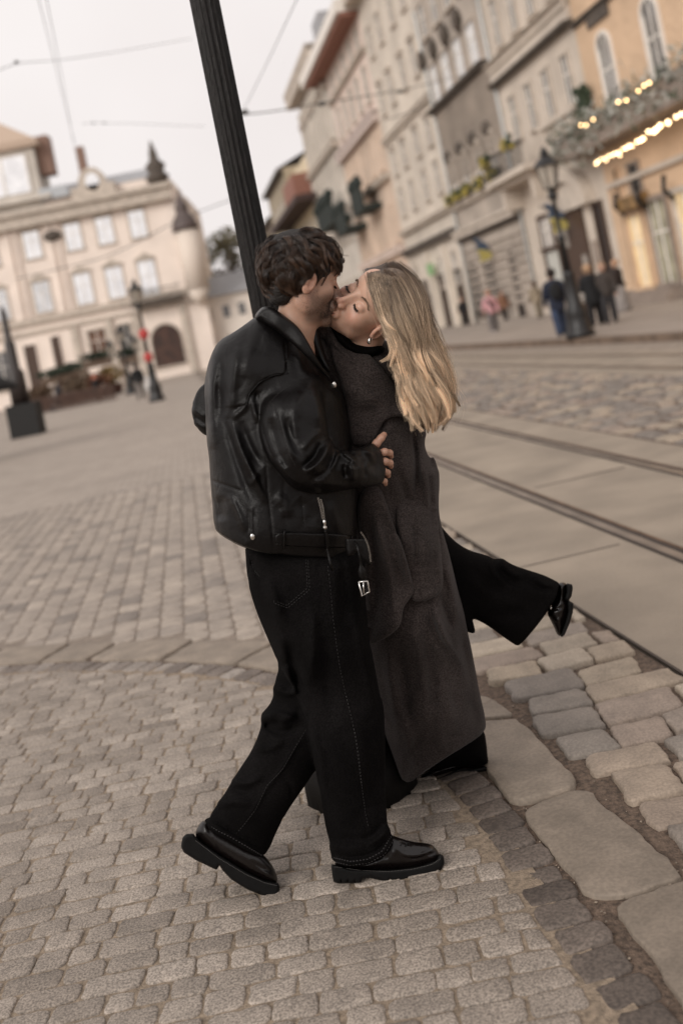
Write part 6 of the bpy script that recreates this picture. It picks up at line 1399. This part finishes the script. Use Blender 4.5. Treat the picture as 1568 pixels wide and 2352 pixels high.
o, P = walker(1137, 764, .15, 1.68, 185, (.50, .27, .28), (.13, .115, .11), (.22, .12, .08), 'person in pale pink jacket with a black bag strap', GRP, .12, 0, shoe_c=(.55, .5, .48))
m_ = MB(); m_.tube([tuple(P(.12, .19, 1.40)), tuple(P(0, .22, 1.2)), tuple(P(-.14, .20, 1.0))], .05, 6); tag(m_.build('bag_strap', cmat((.01, .01, .01)), None, True), 'black bag strap across the pink jacket', 'strap')
walker(1070, 748, .15, 1.72, 200, (.010, .010, .012), (.010, .010, .011), (.20, .11, .08), 'person in black walking left of the pink jacket', GRP, .16, .15)
walker(1205, 725, .15, 1.68, 30, (.05, .045, .04), (.03, .028, .025), (.05, .03, .02), 'person in dark brown coat far back between pink and beige', GRP, .1, .2)
walker(1100, 740, .15, 1.7, 10, (.03, .03, .035), (.02, .02, .022), (.04, .025, .02), 'person in charcoal walking away behind the pink jacket', GRP, .15, .1)
walker(1162, 735, .15, 1.66, 170, (.20, .10, .06), (.05, .04, .035), (.05, .03, .02), 'person in rust coat close to the doorway behind the pink jacket', GRP, .12, .25)
walker(1405, 742, .15, 1.70, 200, (.05, .04, .038), (.03, .028, .03), (.3, .2, .13), 'person in dark grey half hidden behind the long black coat', GRP, .12, .1)
walker(1030, 742, .15, 1.72, 0, (.015, .013, .013), (.02, .018, .018), (.03, .02, .015), 'person in black farthest along the pavement beside the blonde hair', GRP, .15, .1)
GRL = 'people in the square on the left'
o, P = walker(326, 916, 0, 1.78, 0, (.008, .008, .009), (.16, .145, .135), (.02, .015, .012), 'person in black jacket and grey trousers left of the ribboned lamp post', GRL, .2, 0)
m_ = MB(); m_.ball(P(.42, 0, .62), (.16, .1, .42), 10, 8); tag(m_.build('shopping_bag', cmat((.62, .60, .58)), None, True), 'white shopping bag carried beside the person in black', 'bag')
walker(128, 944, 0, 1.65, 60, (.012, .013, .02), (.015, .02, .035), (.02, .015, .012), 'stooping person in dark blue by the terrace plants', GRL, .15, 0, lean=1.1)
walker(228, 922, 0, 1.6, 90, (.012, .011, .012), (.03, .02, .018), (.50, .16, .10), 'person with orange red hair in front of the terrace', GRL, .08, .2)
walker(471, 841, 0, 1.7, 0, (.012, .025, .02), (.012, .012, .012), (.02, .015, .01), 'person in dark green at the foot of the palace corner', GRL, .12, .25)
walker(432, 848, 0, 1.7, 180, (.09, .065, .05), (.07, .05, .04), (.06, .04, .03), 'person in brown beside the palace archway', GRL, .12, .2)
walker(255, 905, 0, 1.66, 180, (.10, .06, .05), (.05, .035, .03), (.10, .05, .03), 'person in rust coloured jacket among the terrace shrubs', GRL, .1, .1)
# ------------------------------------------------------------------ lamp posts
def lamp(x, y, z0, h, label, heads=1, bow=False, k=1., lean=0):
    gx, gy, _ = G(x, y, z0); r = empty('lamp_post', (gx, gy, z0)); tag(r, label, 'lamp post')
    b = MB(); b.lathe([(.36*k, 0), (.36*k, .12), (.30*k, .18), (.26*k, .55), (.28*k, .62), (.19*k, .8), (.14*k, 1.5), (.16*k, 1.55), (.11*k, 1.65)], (gx, gy, z0), 16, .12, 8); b.build('base', M_IRON, r, True)
    b = MB(); b.lathe([(.10*k, 1.6), (.075*k, h*.55), (.12*k, h*.56), (.06*k, h*.58), (.05*k, h-.95), (.13*k, h-.9), (.10*k, h-.75), (.03, h-.7)], (gx, gy, z0), 12); b.build('shaft', M_IRON, r, True)
    def head(cx, cy, zb):
        f = MB(); f.lathe([(.05, 0), (.17, .05), (.16, .06)], (cx, cy, zb), 6); f.lathe([(.34, .62), (.20, .78), (.10, .86), (.12, .92), (.03, 1.1)], (cx, cy, zb), 6)
        for i in range(6):
            a = 2*math.pi*i/6; f.tube([(cx+.15*math.cos(a), cy+.15*math.sin(a), zb+.04), (cx+.27*math.cos(a), cy+.27*math.sin(a), zb+.64)], .018, 4)
        lo_ = f.build('lantern', M_IRON, r); q = MB(); q.lathe([(.13, .07), (.25, .61)], (cx, cy, zb), 6); q.build('glass', mat('lantern_glass', (.42, .37, .31), .3, noise=.2, nscale=5), lo_)
    if heads == 1: head(gx, gy, z0+h-.72)
    else:
        b = MB()
        for dx in (-.8, .8): b.tube([(gx, gy, z0+h-1.6), (gx+dx*.5, gy, z0+h-1.75), (gx+dx, gy, z0+h-1.45)], .04, 6); head(gx+dx, gy, z0+h-1.45)
        b.build('arm', M_IRON, r, True); head(gx, gy, z0+h-.72)
    if bow:
        for zz, rr in ((2.9, .22), (1.9, .2)):
            m_ = MB(); m_.ball((gx, gy-.1, z0+zz), (rr, rr*.7, rr*1.1), 10, 8); m_.build('ribbon', mat('red_ribbon', (.42, .05, .045), .7), r, True)
    return r
lamp(1333, 774, .15, 4.35, 'black lamp post with a single lantern on the far pavement')
lamp(362, 921, 0, 4.9, 'black lamp post with red ribbons on the left side of the square', bow=True)
lamp(303, 905, 0, 4.1, 'three headed lamp post before the palace windows', heads=3)
# the big post with a plinth at the left edge, and the tip of a parasol
gx, gy, _ = G(62, 1003); r = empty('lamp_post', (gx, gy, 0)); tag(r, 'thick dark post on a square black plinth at the left edge', 'lamp post')
m_ = MB(); m_.box(gx-.50, gx+.50, gy-.1, gy+.75, 0, 1.12); m_.build('plinth', mat('soot_black', (.006, .0055, .005), .7), r)
m_ = MB(); m_.lathe([(.33, 1.12), (.30, 2.2), (.20, 2.3), (.18, 3.2), (.12, 3.3), (.10, 4.3), (.07, 4.35), (.02, 4.5)], (gx-.05, gy+.3, 0), 14, .1, 7); m_.build('shaft', mat('warm_iron', (.022, .015, .013), .5, noise=.3, nscale=6), r, True)
c = W(-12, 872, 24.); r = empty('parasol', (c[0], c[1], 0)); tag(r, 'edge of a closed dark parasol poking in at the left side', 'parasol')
m_ = MB(); m_.lathe([(1.25, -.02), (1.22, .1), (.75, .42), (.05, .62)], (c[0]-.75, c[1], c[2]-.28), 16); m_.build('canopy', mat('parasol_black', (.005, .005, .005), .9), r, True)
m_ = MB(); m_.tube([(c[0]-.75, c[1], 0), (c[0]-.75, c[1], c[2]-.2)], .035, 8); m_.build('pole', M_IRON, r, True)
# bollard-like post on the far pavement
gx, gy, _ = G(994, 748, .15); o = MB(); o.lathe([(.28, 0), (.24, .7), (.16, .8), (.09, 1.1), (.07, 2.6), (.12, 2.7), (.05, 3.)], (gx, gy, .15), 12); o = o.build('iron_post', M_IRON, None, True); tag(o, 'slim black iron post behind the blonde hair on the far pavement', 'post')
# terrace plants, planters and hedge before the palace
def shrub(x, y, w, h, c, label, n=420, pot=True, grp='terrace plants before the palace', z=0.0, seed=0):
    gx, gy, _ = G(x, y, 0); r = empty('potted_plant' if pot else 'hedge', (gx, gy, 0)); tag(r, label, 'plant', grp); rg = random.Random(seed+int(x))
    if pot: m_ = MB(); m_.lathe([(w*.28, 0), (w*.36, .1), (w*.42, .75), (w*.45, .8)], (gx, gy, 0), 10); m_.build('planter', mat('planter_brown', (.10, .05, .04), .8, noise=.3, nscale=3), r, True); z = .7
    V = []; F = []
    for k_ in range(n):
        d = Vector((rg.gauss(0, 1), rg.gauss(0, 1), rg.gauss(0, 1))).normalized()*rg.random()**.35
        q = Vector((gx+d.x*w*.5*(1+.3*math.sin(k_)), gy+d.y*w*.3, z+h*.5+d.z*h*.5)); a = Vector((rg.gauss(0, 1), rg.gauss(0, 1), rg.gauss(0, 1))).normalized()*rg.uniform(.08, .16); b_ = a.orthogonal()*.6
        i = len(V); V += [tuple(q-a), tuple(q+b_), tuple(q+a), tuple(q-b_)]; F.append((i, i+1, i+2, i+3))
    meshobj('foliage', V, F, mat('leafmix_%02d%02d%02d' % tuple(int(v*200) for v in c), c, .8, noise=.6, nscale=3), r)
shrub(262, 906, 1.9, 1.5, (.17, .11, .035), 'yellow ochre shrub in a brown planter, nearest the lamp posts', 500)
shrub(232, 915, 1.6, 1.1, (.13, .055, .03), 'rust red shrub in a planter next to the ochre one')
shrub(200, 920, 2.2, 1.3, (.09, .06, .035), 'brown leafed plant in the middle of the terrace')
shrub(165, 930, 2.4, 1.2, (.12, .08, .05), 'tan grasses in a low planter left of the middle')
shrub(100, 945, 1.8, 1.0, (.10, .06, .035), 'dry plant in a planter near the plinth')
for (x, y, w, zz, lb) in ((150, 925, 3.2, 2.2, 'trimmed dark green hedge box left of the terrace window'), (178, 915, 2.6, 2.5, 'dark green hedge box stepping up to the window'), (240, 905, 2.6, 2.9, 'dark green hedge under the brown shop window'), (310, 893, 1.6, 2.6, 'dark evergreen beside the person in black')):
    shrub(x, y, w, .7, (.022, .034, .018), lb, 420, pot=False, z=zz)
    gx, gy, _ = G(x, y, 0); m_ = MB(); m_.box(gx-w*.45, gx+w*.45, gy-.25, gy+.25, zz-.55, zz+.05); m_.box(gx-w*.4, gx-w*.36, gy-.05, gy+.05, 0, zz-.55); m_.box(gx+w*.36, gx+w*.4, gy-.05, gy+.05, 0, zz-.55)
    tag(m_.build('trellis_box', mat('trellis_wood', (.12, .08, .055), .8), None), 'wooden stand holding the '+lb.replace('dark green ', '').replace('trimmed ', ''), 'plant stand', 'stands of the terrace hedges')
r = empty('terrace_fence', (-13, 52, 0)); tag(r, 'low brown terrace fence in front of the palace', 'fence')
P0 = G(70, 955); P1 = G(265, 918); m_ = MB(); n = 26
for i in range(n+1):
    f = i/n; x, y = P0[0]*(1-f)+P1[0]*f, P0[1]*(1-f)+P1[1]*f; m_.box(x-.06, x+.06, y-.04, y+.04, 0, .95)
m_.build('picket', mat('fence_brown', (.075, .042, .03), .8, noise=.3, nscale=3), r); 
m_ = MB(); m_.tube([(P0[0], P0[1], .9), (P1[0], P1[1], .9)], .05, 4); m_.tube([(P0[0], P0[1], .3), (P1[0], P1[1], .3)], .05, 4); m_.build('rail', MATS['fence_brown'], r)
# ------------------------------------------------------------------ overhead wires
def wire(pts, rad, label, ins=()):
    P = resample([tuple(W(*p)) for p in pts], 30)
    for _ in range(6): P[1:-1] = .5*P[1:-1]+.25*(P[:-2]+P[2:])
    r = empty('overhead_wire', tuple(P[0])); tag(r, label, 'wire', 'overhead tram wires'); m_ = MB(); m_.tube([tuple(p) for p in P], rad, 5); m_.build('cable', mat('cable_grey', (.06, .055, .052), .6), r, True)
    for q in ins: m_ = MB(); m_.ball(W(*q), (rad*7, rad*4, rad*4), 8, 6); m_.build('insulator', MATS['cable_grey'], r, True)
wire([(556, 262, 16), (610, 262, 17), (690, 243, 19), (820, 224, 22), (930, 205, 26), (1040, 178, 30), (1085, 165, 33)], .012, 'thick span wire crossing in front of the house fronts', [(740, 238, 20), (560, 258, 16), (918, 210, 25)])
wire([(560, 252, 16), (620, 130, 13), (690, -20, 10)], .005, 'thin wire rising from the lamp post to the top of the picture')
wire([(885, 275, 26), (980, 245, 29), (1060, 205, 33)], .012, 'thin wire just below the thick span wire')
wire([(-20, 170, 16), (40, 140, 18), (110, 142, 20), (260, 120, 24), (440, 88, 30)], .007, 'faint wire crossing the sky at the upper left', [(38, 142, 18)])
wire([(85, -20, 12), (128, 150, 17), (182, 370, 28)], .005, 'thin wire slanting down the left sky, left one'); wire([(104, -20, 12), (138, 150, 17), (170, 330, 28)], .005, 'thin wire slanting down the left sky, right one')
wire([(40, 640, 60), (250, 590, 60), (420, 500, 60), (540, 455, 60)], .028, 'slack cable in front of the palace windows')
wire([(190, 283, 24), (225, 282, 25), (300, 283, 27), (470, 290, 30)], .006, 'faint wire across the middle left sky', [(215, 282, 25), (240, 282, 25)])
